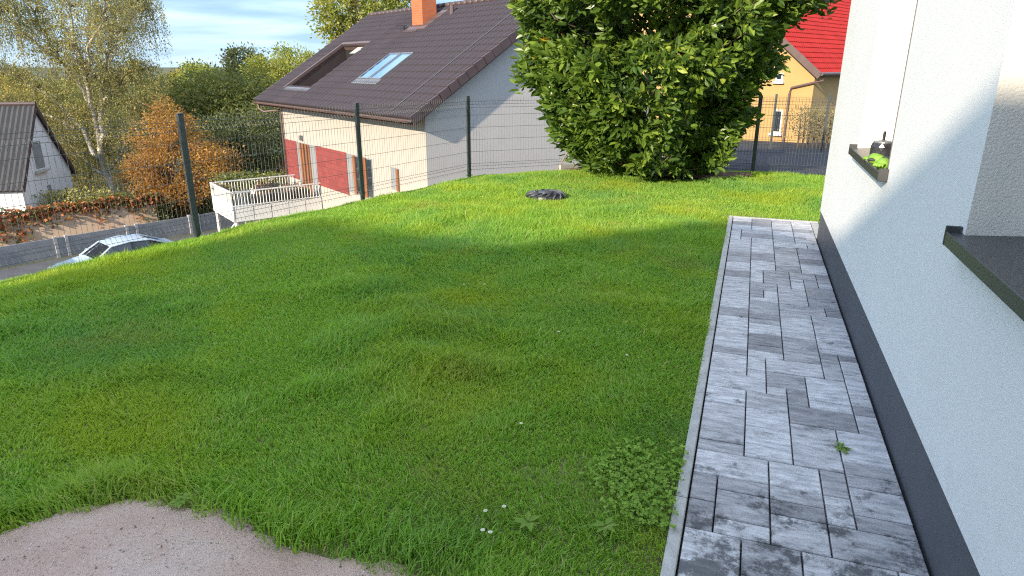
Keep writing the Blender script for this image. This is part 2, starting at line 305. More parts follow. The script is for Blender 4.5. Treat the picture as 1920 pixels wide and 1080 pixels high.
# ================================================================== GROUND
POSTS = [(-6.9, .75), (-6.25, 3.2), (-5.62, 5.61), (-4.99, 8.0), (-4.44, 10.51), (-2.71, 12.0), (.11, 12.12), (2.6, 12.25)]
EDGE = [(-8.6, -6)]+[(-7.15, .7), (-6.5, 3.25), (-5.88, 5.68), (-5.25, 8.08), (-4.66, 10.66), (-2.85, 12.25), (.1, 12.4), (6, 12.6)]
LAWNP = EDGE+[(6, -6)]
VAL = -6.1
SM = lambda a, b, x: (lambda t: t*t*(3-2*t))(np.clip((np.asarray(x)-a)/(b-a), 0, 1))
def drive_z(x, y): return -.07*(np.asarray(y)-12.4)*SM(12.4, 16, y)-.045
def terr_z(x, y):
    x = np.asarray(x, float); y = np.asarray(y, float); ins = inpoly(x, y, LAWNP); d = np.where(ins, 0, dpoly(x, y, LAWNP))
    R = np.hypot(x, y); val = VAL-3*SM(45, 200, R)+np.where(R > 300, 5*SM(700, 2500, R)*vn(x, y, .0011, 3), 0)
    left = np.maximum(-d*1.05-.3, val); right = np.maximum(drive_z(x, y)-.06, -2.6)-6*SM(45, 160, R)
    wr = SM(-2.2, -.4, x-np.clip(y-14, 0, 60)*.12)
    z = left*(1-wr)+right*wr
    return np.where(ins, -.3, z)
gx = np.concatenate([-np.geomspace(4500, 46, 26), np.arange(-45, 26, .7), np.geomspace(27, 4500, 26)]); gy = np.concatenate([-np.geomspace(4500, 12, 16), np.arange(-11, 55, .7), np.geomspace(56, 5500, 30)])
X, Y = np.meshgrid(gx, gy, indexing='ij'); Z = terr_z(X, Y); nx, ny = X.shape; idx = np.arange(nx*ny).reshape(nx, ny)
Q = np.stack([idx[:-1, :-1], idx[1:, :-1], idx[1:, 1:], idx[:-1, 1:]], -1).reshape(-1, 4)
struct(npmesh('terrain', np.stack([X, Y, Z], -1).reshape(-1, 3), None, Q, 'terrain', smooth=True))
# lawn soil
def lawn_z(x, y):
    z = .035*(vn(x, y, .45, 1)-.5)+.02*(vn(x, y, 1.3, 2)-.5); d = dpoly(x, y, EDGE, False); return z-.12*SM(.6, 0, d)*SM(-.2, -1.4, x)+.0*x
X, Y = np.meshgrid(np.arange(-8.5, 4.01, .125), np.arange(-5.5, 12.7, .125), indexing='ij'); ins = inpoly(X, Y, LAWNP); Z = lawn_z(X, Y)-.012
Z = np.where((X > -.14) & (Y < 8.5), -.075, Z)
nx, ny = X.shape; idx = np.arange(nx*ny).reshape(nx, ny); Q = np.stack([idx[:-1, :-1], idx[1:, :-1], idx[1:, 1:], idx[:-1, 1:]], -1).reshape(-1, 4)
Q = Q[ins.ravel()[Q].all(1)]
# skirt along the crest so that the lawn has thickness
used = np.unique(Q); remap = -np.ones(nx*ny, int); remap[used] = np.arange(len(used)); Vl = np.stack([X, Y, Z], -1).reshape(-1, 3)[used]; Ql = remap[Q]
ed = {}
for q in Ql:
    for a, b_ in ((0, 1), (1, 2), (2, 3), (3, 0)):
        k = (min(q[a], q[b_]), max(q[a], q[b_])); ed[k] = ed.get(k, 0)+1
sk = []; ext = []; n0 = len(Vl)
for (a, b_), c in ed.items():
    if c == 1:
        k = n0+len(ext); ext += [Vl[a]-[0, 0, .6], Vl[b_]-[0, 0, .6]]; sk.append((a, b_, k+1, k))
struct(npmesh('lawn', np.concatenate([Vl, np.array(ext)]), None, np.concatenate([Ql, np.array(sk)]), 'soil', smooth=True))
# sand heap at the near left corner
SAND = [(-2.9, -1.2), (-2.72, .9), (-2.57, 1.37), (-2.44, 1.58), (-2.3, 1.69), (-2.08, 1.735), (-1.88, 1.77), (-1.69, 1.75), (-1.46, 1.69), (-1.3, 1.70), (-1.16, 1.70), (-.84, 1.72), (-.6, 1.6), (-.45, 1.2), (-.4, -1.2)]
X, Y = np.meshgrid(np.arange(-3.3, 0, .03), np.arange(-1.1, 2.1, .03), indexing='ij'); ins = inpoly(X, Y, SAND); d = dpoly(X, Y, SAND); d = np.where(ins, d, -d)+.06*(vn(X, Y, 5, 4)-.5)+.03*(vn(X, Y, 14, 5)-.5)
Z = lawn_z(X, Y)+.004+.075*SM(-.02, .4, d)+.02*(vn(X, Y, 3, 6)-.5)*SM(0, .2, d)+.012*(vn(X, Y, 9, 7)-.5)*SM(0, .1, d); Z = np.where(d < -.03, lawn_z(X, Y)-.03, Z)
nx, ny = X.shape; idx = np.arange(nx*ny).reshape(nx, ny); Q = np.stack([idx[:-1, :-1], idx[1:, :-1], idx[1:, 1:], idx[:-1, 1:]], -1).reshape(-1, 4); Q = Q[(d.ravel()[Q] > -.12).all(1)]
struct(npmesh('sand_patch', np.stack([X, Y, Z], -1).reshape(-1, 3), None, Q, 'sand', smooth=True))
n = 1500; px0 = RNG.uniform(-2.8, -.4, n); py0 = RNG.uniform(.9, 1.78, n); ok = inpoly(px0, py0, SAND); px0, py0 = px0[ok], py0[ok]; n = len(px0); dd0 = dpoly(px0, py0, SAND); pz0 = lawn_z(px0, py0)+.004+.075*SM(-.02, .4, dd0)+.02*(vn(px0, py0, 3, 6)-.5)*SM(0, .2, dd0)+.012*(vn(px0, py0, 9, 7)-.5)*SM(0, .1, dd0)
oc = np.array([(1, 0, 0), (0, 1, 0), (-1, 0, 0), (0, -1, 0), (0, 0, 1), (0, 0, -1)], float); rs = (.0016+.0045*RNG.random(n)**4)[:, None, None]; PV = (np.stack([px0, py0, pz0], 1)[:, None]+oc[None]*rs*(.6+.7*RNG.random((n, 6, 1)))).reshape(-1, 3); kk = (np.arange(n)*6)[:, None]
PT = np.concatenate([kk+np.array([q]) for q in ((0, 1, 4), (1, 2, 4), (2, 3, 4), (3, 0, 4), (1, 0, 5), (2, 1, 5), (3, 2, 5), (0, 3, 5))]); tag(npmesh('pebbles', PV, PT, None, 'pebble', None, np.repeat(RNG.random(n), 6), True), 'small loose pebbles scattered over the sand', 'pebbles', kind='stuff')
# driveway and road
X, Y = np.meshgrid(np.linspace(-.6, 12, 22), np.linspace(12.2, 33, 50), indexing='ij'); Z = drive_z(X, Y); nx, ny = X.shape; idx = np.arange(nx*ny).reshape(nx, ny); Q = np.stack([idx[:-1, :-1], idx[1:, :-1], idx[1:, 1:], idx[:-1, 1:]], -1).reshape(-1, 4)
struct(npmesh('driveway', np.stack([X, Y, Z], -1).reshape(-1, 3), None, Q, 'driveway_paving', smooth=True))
RD = RT*math.sin(math.radians(40.6))+FH*math.cos(math.radians(40.6)); RN = np.cross(U, RD)     # road runs RD; RN points away to its left
CF0 = at(20, 460, 26.5); CF0[2] = VAL                                                          # foot of the concrete fence
mb = MB(); mb.add([CF0-RD*40-RN*7+U*.012, CF0+RD*30-RN*7+U*.012, CF0+RD*30-RN*.3+U*.012, CF0-RD*40-RN*.3+U*.012], [(0, 1, 2, 3)]); struct(mb.build('road', 'asphalt'))
# ================================================================== PAVED PATH
PX0, PX1, PY0, PY1 = -.083, .777, .5, 8.36
path = struct(MB().add([(PX0-.002, PY0, -.03), (PX1+.006, PY0, -.03), (PX1+.006, PY1, -.03), (PX0-.002, PY1, -.03)], [(0, 1, 2, 3)]).build('path', 'joint_sand'))
NC = 8; mx_ = (PX1-PX0)/NC; my_ = .1005; NR = int((PY1-PY0)/my_); my_ = (PY1-PY0)/NR
grid = np.zeros((NR, NC), int); prs = random.Random(5); pm = {}; plist = []
def put(r, c, h, w):
    if r+h > NR or c+w > NC or grid[r:r+h, c:c+w].any(): return False
    grid[r:r+h, c:c+w] = 1; plist.append((r, c, h, w)); return True
r0 = int(round((2.05-PY0)/my_))
for a in ((r0, 0, 3, 2), (r0+1, 2, 2, 2), (r0-1, 2, 2, 2), (r0, 4, 3, 3), (r0, 7, 3, 1), (r0+3, 0, 2, 1), (r0+5, 0, 2, 1), (r0+3, 1, 1, 2), (r0+4, 1, 2, 2), (r0+6, 1, 1, 2), (r0+7, 0, 2, 3), (r0+3, 3, 2, 2), (r0+5, 3, 1, 2), (r0+6, 3, 1, 2), (r0+7, 3, 2, 2), (r0+3, 5, 2, 3), (r0+5, 6, 1, 2), (r0+6, 6, 2, 2), (r0+5, 5, 2, 1), (r0+7, 5, 2, 1), (r0+8, 6, 1, 2), (r0+9, 6, 1, 2), (r0+9, 4, 1, 2), (r0+9, 0, 1, 2), (r0+10, 0, 2, 2), (r0+9, 2, 3, 2), (r0+10, 4, 3, 2), (r0+10, 6, 3, 2)): put(*a)
for a in ((NR-6, 0, 6, 0),): pass
for c in (0, 2, 4, 6):
    put(NR-2, c, 2, 2); put(NR-4, c, 2, 2); put(NR-5, c, 1, 2) if c in (0, 4) else put(NR-6, c, 2, 2)
for r in range(NR):
    for c in range(NC):
        while not grid[r, c]:
            h, w = prs.choices([(2, 2), (1, 2), (2, 3), (3, 2), (2, 1), (1, 1)], [4.2, 3.2, 2.2, 2.2, .8, .02])[0]
            if not put(r, c, h, w) and prs.random() < .25: put(r, c, 1, 1)
for r, c, h, w in plist:
    k = (h, w)
    if k not in pm:
        W_ = w*mx_-.0065; H_ = h*my_-.0065; ch = .0035; a, b_ = W_/2, H_/2
        mb = MB(); mb.add([(sx_*a, sy_*b_, z) for z in (-.06, -ch) for sx_, sy_ in ((-1, -1), (1, -1), (1, 1), (-1, 1))]+[(sx_*(a-ch), sy_*(b_-ch), 0) for sx_, sy_ in ((-1, -1), (1, -1), (1, 1), (-1, 1))],
            [(i+o_, (i+1) % 4+o_, (i+1) % 4+4+o_, i+4+o_) for o_ in (0, 4) for i in range(4)]+[(8, 9, 10, 11)])
        o = mb.build('paver', 'paver'); pm[k] = o.data
    else:
        o = bpy.data.objects.new('paver', pm[k]); COL.objects.link(o)
    o.parent = path; o.location = (PX0+(c+w/2)*mx_, PY0+(r+h/2)*my_, prs.uniform(-.0015, .0015)); o.rotation_euler = (prs.uniform(-.003, .003), prs.uniform(-.003, .003), prs.uniform(-.002, .002)+(math.pi if prs.random() < .5 else 0))
kb = empty('path_kerb'); tag(kb, 'thin pale concrete kerb bordering the paved path along the lawn', 'kerb')
y = PY0; kj = random.Random(2)
while y < 8.4:
    y2 = min(y+1.0, 8.41); MB().box((-.137+kj.uniform(-.002, .002), y+.002, -.2), (-.0885, y2-.002, .006+kj.uniform(-.002, .002))).build('kerb_stone', 'concrete', kb, bevel=.004); y = y2+1e-4
for xa, xb in ((-.087, .4), (.404, .86)): MB().box((xa, 8.364, -.2), (xb, 8.41, .005)).build('kerb_stone', 'concrete', kb, bevel=.004)
MB().box((.782, 7.66, -.2), (.86, 8.362, .0)).build('kerb_stone', 'concrete', kb, bevel=.004)
# ================================================================== OUR HOUSE (right)
HX = .785; HY1 = 7.6; WIN = [(4.43, 5.71), (1.45, 2.8)]; SZ = 1.135; HZ = 2.62; TOP = 5.8; DEP = .24
house = empty('white_house'); tag(house, 'white rendered house with dark plinth and recessed windows beside the path', 'house')
ys = sorted([-3.0, HY1]+[v for w in WIN for v in w]); zs = [.29, SZ, HZ, TOP]; mb = MB()
for i in range(len(ys)-1):
    for j in range(3):
        if j == 1 and any(abs(ys[i]-w[0]) < 1e-6 for w in WIN): continue
        mb.add([(HX, ys[i], zs[j]), (HX, ys[i+1], zs[j]), (HX, ys[i+1], zs[j+1]), (HX, ys[i], zs[j+1])], [(0, 1, 2, 3)])
mb.add([(HX, HY1, .29), (9, HY1, .29), (9, HY1, TOP), (HX, HY1, TOP)], [(0, 1, 2, 3)]); mb.add([(9, -3, .29), (9, HY1, .29), (9, HY1, TOP), (9, -3, TOP)], [(0, 1, 2, 3)])
mb.add([(HX, -3, .29), (9, -3, .29), (9, -3, TOP), (HX, -3, TOP)], [(0, 1, 2, 3)]); mb.add([(HX, -3, TOP), (9, -3, TOP), (9, HY1, TOP), (HX, HY1, TOP)], [(0, 1, 2, 3)])
mb.add([(HX, -3, .29), (HX+.3, -3, .29), (HX+.3, HY1, .29), (HX, HY1, .29)], [(0, 1, 2, 3)])
bm_o = mb.build('wall', 'white_stucco', house); bm = bmesh.new(); bm.from_mesh(bm_o.data); bmesh.ops.remove_doubles(bm, verts=bm.verts[:], dist=1e-4); bm.to_mesh(bm_o.data); bm.free()
MB().box((HX+.006, -3, -.3), (8.99, HY1-.006, .287)).build('plinth', 'plinth_coat', house)
for k, (a, b_) in enumerate(WIN):
    mb = MB(); x2 = HX+DEP
    mb.add([(HX, b_, SZ), (x2, b_, SZ), (x2, b_, HZ), (HX, b_, HZ)], [(0, 1, 2, 3)]); mb.add([(HX, a, SZ), (x2, a, SZ), (x2, a, HZ), (HX, a, HZ)], [(0, 1, 2, 3)])
    mb.add([(HX, a, HZ), (x2, a, HZ), (x2, b_, HZ), (HX, b_, HZ)], [(0, 1, 2, 3)]);
    mb.build('window_reveal', 'reveal_stucco', house)
    w = MB(); fx = x2-.03
    for lo, hi in (((fx, a, SZ), (fx+.07, a+.07, HZ)), ((fx, b_-.07, SZ), (fx+.07, b_, HZ)), ((fx+.001, a+.07, SZ), (fx+.07, b_-.07, SZ+.07)), ((fx+.001, a+.07, HZ-.07), (fx+.07, b_-.07, HZ)), ((fx+.002, (a+b_)/2-.05, SZ+.07), (fx+.07, (a+b_)/2+.05, HZ-.07))): w.box(lo, hi)
    wo = w.build('window', 'window_frame', house)
    for ya, yb in ((a+.07, (a+b_)/2-.05), ((a+b_)/2+.05, b_-.07)): MB().box((fx+.03, ya, SZ+.07), (fx+.05, yb, HZ-.07)).build('pane', 'window_glass', wo)
    MB().box((HX-.004, a-.012, SZ+.03), (HX+.004, a-.002, HZ)).build('corner_bead', 'joint_seal', house)
    MB().box((HX-.006, b_+.0, HZ), (HX-.0, a, HZ+.006)).build('drip_bead', 'joint_seal', house)
    sa, sb = a-.04, b_+.035; xo = HX-.045
    s_ = MB().add([(xo, sa, SZ+.003), (HX+DEP-.03, sa, SZ+.018), (HX+DEP-.03, sb, SZ+.018), (xo, sb, SZ+.003), (xo, sa, SZ-.005), (HX+DEP-.03, sa, SZ+.009), (HX+DEP-.03, sb, SZ+.009), (xo, sb, SZ-.005)], [(0, 1, 2, 3), (4, 5, 6, 7), (0, 1, 5, 4), (2, 3, 7, 6), (0, 3, 7, 4), (1, 2, 6, 5)]).build('sill', 'sill_metal', house)
    MB().box((xo-.008, sa, SZ-.045), (xo, sb, SZ+.008)).build('sill_front_edge', 'sill_metal', s_, bevel=.003)
    for yy in (sa-.011, sb): MB().box((xo-.01, yy, SZ-.045), (HX-.001, yy+.011, SZ+.03)).build('sill_end_cap', 'sill_metal', s_, bevel=.003)
# wing of the same house behind the camera; its roofline throws the shade over the lawn
wing = empty('house_wing'); tag(wing, 'white house wing with low roof line behind the viewer', 'house')
prof = [(1.2, -.3), (1.2, 4.07), (-2.25, 4.07), (-3.0, 4.42), (-3.75, 4.62), (-4.55, 4.26), (-5.25, 3.74), (-6.4, 3.82), (-7.95, 3.95), (-7.95, -.3)]
MB().prism([(x-.34*6, -9.02, z+.41*6 if z > 0 else z) for x, z in prof], (0, -7, 0)).build('wall', 'white_stucco', wing)
# ================================================================== FENCE
fence = empty('mesh_fence'); tag(fence, 'dark green welded mesh fence with steel posts along the lawn edge', 'fence')
for k, (x, y) in enumerate(POSTS):
    d = V3(*POSTS[min(k+1, len(POSTS)-1)], 0)-V3(*POSTS[max(k-1, 0)], 0); d /= np.linalg.norm(d); n = np.cross(U, d)
    zt = 1.262; p = MB().box((-.03, -.02, -.4), (.03, .02, zt-.006), d, n, U, V3(x, y, 0)).build('post', 'anthracite_steel', fence, bevel=.004)
    MB().box((-.032, -.022, zt-.006), (.032, .022, zt+.006), d, n, U, V3(x, y, 0)).build('post_cap', 'black_rubber', p)
def panel(a, b_, z0, parent, name='wire_panel', h=1.2, step=.05, wr=.0021, rows=(0, .2, .4, .6, .8, 1.0)):
    a = V3(*a, 0); b_ = V3(*b_, 0); d = b_-a; l = np.linalg.norm(d); d /= l; n = np.cross(U, d); mb = MB(); fold = [(0, 0), (.03, 0), (.08, .035), (.13, 0), (h-.2, 0), (h-.15, 0), (h-.1, .035), (h-.05, 0), (h+.015, 0)]
    k = int((l-.08)/step); off = (l-k*step)/2
    for i in range(k+1):
        o = a+d*(off+i*step)+U*z0; mb.tube([o+n*q+U*z for z, q in fold], wr, 3, False)
    for z, q in ((.03, 0), (.08, .035), (.13, 0), (.33, 0), (.53, 0), (.73, 0), (.93, 0), (h-.15, 0), (h-.1, .035), (h-.05, 0)): mb.tube([a+d*.03+n*(q+.006)+U*(z0+z), b_-d*.03+n*(q+.006)+U*(z0+z)], wr*1.25, 4, False)
    return mb.build(name, 'wire_steel', parent)
for k in range(len(POSTS)-1): panel(POSTS[k], POSTS[k+1], .03, fence)
# wooden stake leaning at the fence
s0 = gz(1042, 318, .0); s1 = at(1066, 283, np.dot(s0-C0, FH)+.25)
tag(MB().tube([s0-U*.05, s1], .012, 6).build('garden_stake', 'wood_stake'), 'thin pale stake leaning by the fence left of the laurel', 'stake')
# mulch bed and timber edging beneath the laurel
MBED = [(-3.1, 11.3), (-2.6, 11.72), (-1.9, 11.0), (-.6, 11.0), (.1, 11.5), (.1, 11.95), (-2.6, 11.9)]
bc = np.mean(MBED, 0); mb = MB(); ring = [(x, y, lawn_z(x, y)+.03) for x, y in MBED]; mb.add([(bc[0], bc[1], .09)]+ring, [(0, i+1, (i+1) % 7+1) for i in range(7)]); struct(mb.build('mulch_bed', 'mulch'))
e0, e1 = gz(1050, 318), gz(1112, 312); tag(MB().bar(e0+U*.03, e1+U*.03, .05, .1).build('bed_edging', 'concrete_post'), 'pale concrete edging strip of the mulch bed under the laurel', 'edging')
# ================================================================== DRAIN COVER
dc = gz(1023, 372, .0); dc[2] = float(lawn_z(dc[0], dc[1])); lid = empty('drain_cover'); tag(lid, 'black ribbed round shaft cover sitting in the sunlit lawn', 'drain cover')
dm = MB().lathe(dc, [(.255, -.05), (.255, .04), (.245, .054), (.22, .064), (.175, .069), (.1, .072), (.004, .073)], 36).build('dome', 'car_black', lid, smooth=True)
for k in range(14):
    a = 2*math.pi*k/14; pts = []
    for r, z, tw in ((.262, .0, 0), (.263, .035, .03), (.252, .058, .13), (.222, .072, .3), (.14, .078, .6)):
        pts.append(dc+V3(math.cos(a+tw)*r, math.sin(a+tw)*r, z))
    MB().tube(pts, [.013, .014, .014, .013, .009], 6).build('rib', 'black_rubber', lid, smooth=True)
MB().lathe(dc, [(.1, .07), (.1, .082), (.09, .086), (.004, .087)], 28).build('hub', 'black_rubber', lid, smooth=True)
# ================================================================== NEIGHBOUR HOUSE
NE = ray(-67, 124)*V3(1, 1, 0); NE /= np.linalg.norm(NE); NG = V3(-NE[1], NE[0], 0); NG = NG if NG[1] > 0 else -NG
EZ = .4; NA = gz(770, 222, EZ); NA[2] = EZ; OE, OR = .62, .3; LEN = 12.74; RUN = 5.4; SL = .635; RISE = RUN*SL; cs = 1/math.hypot(1, SL); NS = (NG+U*SL)*cs; NN = np.cross(NE, NS); NN = NN if NN[2] > 0 else -NN; SLEN = RUN/cs
W0 = NA+NG*OE+NE*OR; W0[2] = 0; WL = (onpl(527, 205, W0, NG)-W0)@NE; SPAN = 2*(RUN-OE)
def nw(x, y): k = onpl(x, y, W0, NG); return (k-W0)@NE, k[2]
def wallbox(a0, a1, z0, z1, o0=-.01, o1=.03):
    mb = MB(); return mb.box((a0, -o1, z0), (a1, -o0, z1), NE, NG, U, W0)
def uvw(co, n): return ((co-W0)@NE if abs(n@NG) > .5 else (co-W0)@NG, co[2])
nh = empty('neighbour_house'); tag(nh, 'house with dark brown tiled roof, cream front and grey gable beyond the fence', 'house')
zt = EZ+OE*SL-.16; rz = EZ+RISE-.16; P = lambda al, gg, z: W0+NE*al+NG*gg+U*z
mb = MB(); zb = VAL-.5
body = [P(0, 0, zb), P(WL, 0, zb), P(WL, 0, zt), P(0, 0, zt)]; mb.add(body, [(0, 1, 2, 3)]); front_wall = mb.build('front_wall', 'cream_plaster', nh)
MB().add([P(0, 0, zb), P(0, SPAN, zb), P(0, SPAN, zt), P(0, SPAN/2, rz), P(0, 0, zt)], [(0, 1, 2, 3, 4)]).build('gable_wall', 'grey_plaster', nh)
MB().add([P(WL, 0, zb), P(WL, SPAN, zb), P(WL, SPAN, zt), P(WL, SPAN/2, rz), P(WL, 0, zt)], [(0, 1, 2, 3, 4)]).build('gable_wall', 'grey_plaster', nh)
MB().add([P(0, SPAN, zb), P(WL, SPAN, zb), P(WL, SPAN, zt), P(0, SPAN, zt)], [(0, 1, 2, 3)]).build('rear_wall', 'grey_plaster', nh)
# roof slab with the opening of the cut-in loggia
RP = lambda al, up, n=0: NA+NE*al+NS*up+NN*n
DO = (8.75, 11.15, .95, 3.95); SKY = [(4.2, 5.0), (5.04, 5.84)]; SKU = (1.62, 3.15)
mb = MB(); al_ = [0, DO[0], DO[1], LEN]; up_ = [0, DO[2], DO[3], SLEN]
for i in range(3):
    for j in range(3):
        if i == 1 and j == 1: continue
        mb.box((al_[i], up_[j], -.16), (al_[i+1], up_[j+1], 0), NE, NS, NN, NA)
NS2 = (-NG+U*SL)*cs; NN2 = (NG*SL+U)*cs; NA2 = NA+NG*2*RUN
mb.box((0, 0, -.16), (LEN, SLEN, 0), NE, NS2, NN2, NA2)
roof = mb.build('roof', 'roof_slab', nh)
# tiles: each one a piece, wave profile and a lip
TW, TG = .3, .342; ncol = int(LEN/TW); TW = LEN/ncol; nrow = int(SLEN/TG); TG = SLEN/nrow
K = 12
def tilev(o, S_, N_):
    us = np.linspace(0, TW, K+1); hz = (.05*(.5+.5*np.cos(us/TW*4*math.pi))**1.6+.012); hz[-1] -= .004; v = []
    for s_, lift in ((-.02, .03), (TG, .0)):
        for u_, h_ in zip(us, hz): v.append(o+NE*u_+S_*s_+N_*(h_+lift))
    for u_ in us: v.append(o+NE*u_+S_*(-.02)+N_*.002)
    return v
TF = [(i, i+1, K+1+i+1, K+1+i) for i in range(K)]+[(2*(K+1)+i, 2*(K+1)+i+1, i+1, i) for i in range(K)]
tm = MB().add(tilev(V3(0, 0, 0), NS, NN), TF).build('tile', 'brown_tile', roof, smooth=False); tdat = tm.data; tm.location = tuple(RP(0, 0)); tiles = []
for r in range(nrow):
    for c in range(ncol):
        a, u_ = c*TW, r*TG
        if DO[0]-.05 < a+TW/2 < DO[1]+.05 and DO[2]-.05 < u_+TG/2 < DO[3]+.05: continue
        if SKY[0][0]-.04 < a+TW/2 < SKY[1][1]+.04 and SKU[0] < u_+TG/2 < SKU[1]: continue
        if r == 0 and c == 0: continue
        o = RP(a, u_); q = o-C0; dist = np.linalg.norm(q); px_ = 960+FPX*(q@RT)/(q@FW); py_ = 540-FPX*(q@UPV)/(q@FW)
        tiles.append((dist+(1000 if (px_ > 985 or py_ < -5) else 0), o))
tiles.sort(key=lambda k: k[0])
for dist, o in tiles[:298]:
    k = bpy.data.objects.new('tile', tdat); COL.objects.link(k); k.parent = roof; k.location = tuple(o+NN*random.uniform(-.001, .001))
mb = MB()
for dist, o in tiles[298:]: mb.add(tilev(o+NN*random.uniform(-.001, .001), NS, NN), TF)
for r in range(nrow): mb.box((0, r*TG-.02, .002), (LEN, (r+1)*TG, .03), NE, NS2, NN2, NA2)
tag(mb.build('roof_tiles', 'brown_tile', roof), kind='stuff')
for r in range(nrow):
    for sd in (-.1, LEN-.02): MB().add([RP(sd+x, r*TG+y, z) for x, y, z in ((0, -.03, -.17), (.12, -.03, -.17), (.12, TG, -.17), (0, TG, -.17), (0, -.03, .085), (.12, -.03, .085), (.12, TG, .055), (0, TG, .055))], [(0, 1, 2, 3), (4, 5, 6, 7), (0, 1, 5, 4), (2, 3, 7, 6), (0, 3, 7, 4), (1, 2, 6, 5)]).build('verge_tile', 'verge', roof)
for c in range(int(LEN/.36)): o = RP(c*.36, SLEN, .05); MB().tube([o, o+NE*.37], [.105, .095], 8).build('ridge_tile', 'verge', roof, smooth=True)
# soffit boards under verge and eave
MB().box((-.08, -.05, -.2), (OR+.02, SLEN, -.165), NE, NS, NN, NA).build('soffit', 'soffit', roof)
MB().box((OR, -.05, -.2), (LEN, OE*1.15, -.165), NE, NS, NN, NA).build('soffit', 'soffit', roof)
MB().box((WL+OR, OE*1.16, -.2), (LEN, SLEN, -.165), NE, NS, NN, NA).build('soffit', 'soffit', roof)
g0 = NA-NG*.07-U*.05; prof = [(math.cos(a), math.sin(a)) for a in np.linspace(math.pi, 2*math.pi, 9)]
gv = [g0+NE*al+NG*(.075*x)+U*(.075*z) for al in (-.05, LEN+.02) for x, z in prof]+[g0+NE*al+NG*(.068*x)+U*(.068*z+.002) for al in (-.05, LEN+.02) for x, z in prof]
MB().add(gv, [(i, i+1, 9+i+1, 9+i) for i in range(8)]+[(18+i, 18+i+1, 27+i+1, 27+i) for i in range(8)]).build('gutter', 'brown_metal', roof, smooth=True)
d0 = g0+NE*(WL+.9)-U*.07; d1 = P(WL-.12, -.08, -.05); MB().tube([d0, d0-U*.18, d0-U*.3+NG*.1-NE*.25, d1+U*.12, d1-U*.05, P(WL-.12, -.08, -4.5)], .045, 8).build('downpipe', 'brown_metal', nh, smooth=True)
# cut-in loggia in the roof
a0, a1, u0, u1 = DO; fl = RP(0, u0)[2]-.15; lg = MB()
def drop(al, up): p = RP(al, up, -.16); q = p.copy(); q[2] = min(fl, p[2]-.05); return p, q
for (A_, B_) in (((a0, u0), (a0, u1)), ((a1, u0), (a1, u1))):
    p, q = drop(*A_); p2, q2 = drop(*B_); lg.add([p, p2, q2, q], [(0, 1, 2, 3)])
lg.build('loggia_cheek', 'roof_slab', roof)
p, q = drop(a0, u1); p2, q2 = drop(a1, u1); MB().add([p, p2, q2, q], [(0, 1, 2, 3)]).build('loggia_back_wall', 'dark_void', roof)
p, q = drop(a0, u0); p2, q2 = drop(a1, u0); r_, q3 = drop(a0, u1); r2_, q4 = drop(a1, u1); MB().add([q, q2, q4, q3], [(0, 1, 2, 3)]).build('loggia_floor', 'dark_void', roof)
MB().box((a0-.08, u1-.03, -.17), (a1+.1, u1+.1, .11), NE, NS, NN, NA).build('loggia_header', 'brown_metal', roof)
MB().box((a1-.0, u0-.1, -.17), (a1+.12, u1-.03, .1), NE, NS, NN, NA).build('loggia_trim', 'brown_metal', roof)
MB().box((a0-.05, u0-.22, .03), (a1, u0, .07), NE, NS, NN, NA).build('loggia_apron', 'zinc', roof)
MB().add([RP(a0+.05, u1-.55, -.02), RP(a0+.95, u1-.55, -.02), RP(a0+.95, u1-.1, -.02), RP(a0+.05, u1-.1, -.02)], [(0, 1, 2, 3)]).build('loggia_blind', 'cream_plaster', roof)
for k, (sa, sb) in enumerate(SKY):
    f = MB(); fw = .05
    for lo, hi in (((sa, SKU[0], 0), (sa+fw, SKU[1], .1)), ((sb-fw, SKU[0], 0), (sb, SKU[1], .1)), ((sa+fw, SKU[0], 0), (sb-fw, SKU[0]+fw, .099)), ((sa+fw, SKU[1]-fw, 0), (sb-fw, SKU[1], .099))): f.box(lo, hi, NE, NS, NN, NA)
    fo = f.build('skylight', 'zinc', roof); MB().box((sa+fw, SKU[0]+fw, .02), (sb-fw, SKU[1]-fw, .07), NE, NS, NN, NA).build('pane', 'roof_glass', fo)
MB().box((SKY[0][0]-.08, SKU[0]-.26, .05), (SKY[1][1]+.08, SKU[0]-.005, .075), NE, NS, NN, NA).build('skylight_apron', 'zinc', roof)
# chimney
cb = RP(6.25, 5.0); chm = MB().box((0, 0, -.6), (.75, .6, 2.2), NE, NG, U, cb).build('chimney', 'chimney_brick', nh, uvf=lambda co, n: ((co-W0)@(NE if abs(n@NG) > .5 else NG), co[2]))
MB().box((-.08, -.08, 2.2), (.83, .68, 2.3), NE, NG, U, cb).build('chimney_cap', 'concrete', chm)
MB().box((5.75, 4.75, .045), (6.2, 6.0, .075), NE, NS, NN, NA).build('flashing', 'brown_metal', roof)
MB().box((6.2, 4.6, .045), (7.1, 4.98, .07), NE, NS, NN, NA).build('flashing', 'brown_metal', roof)
vp_ = RP(5.2, 5.7); MB().tube([vp_, vp_+U*.35], [.09, .07], 8).build('vent_pipe', 'brown_metal', roof)
an = RP(7.25, 4.75); MB().tube([an, an+U*.2], .03, 6).tube([an+U*.15-NE*.05, an+U*.16+NE*.45], .015, 5).tube([an+U*.22+NG*.1, an+U*.2-NG*.35], .012, 5).build('aerial', 'car_black', roof)
tag(MB().tube([RP(1.2, .1, .09), RP(1.2, SLEN, .09)], .008, 4).build('lightning_wire', 'zinc', roof), None)
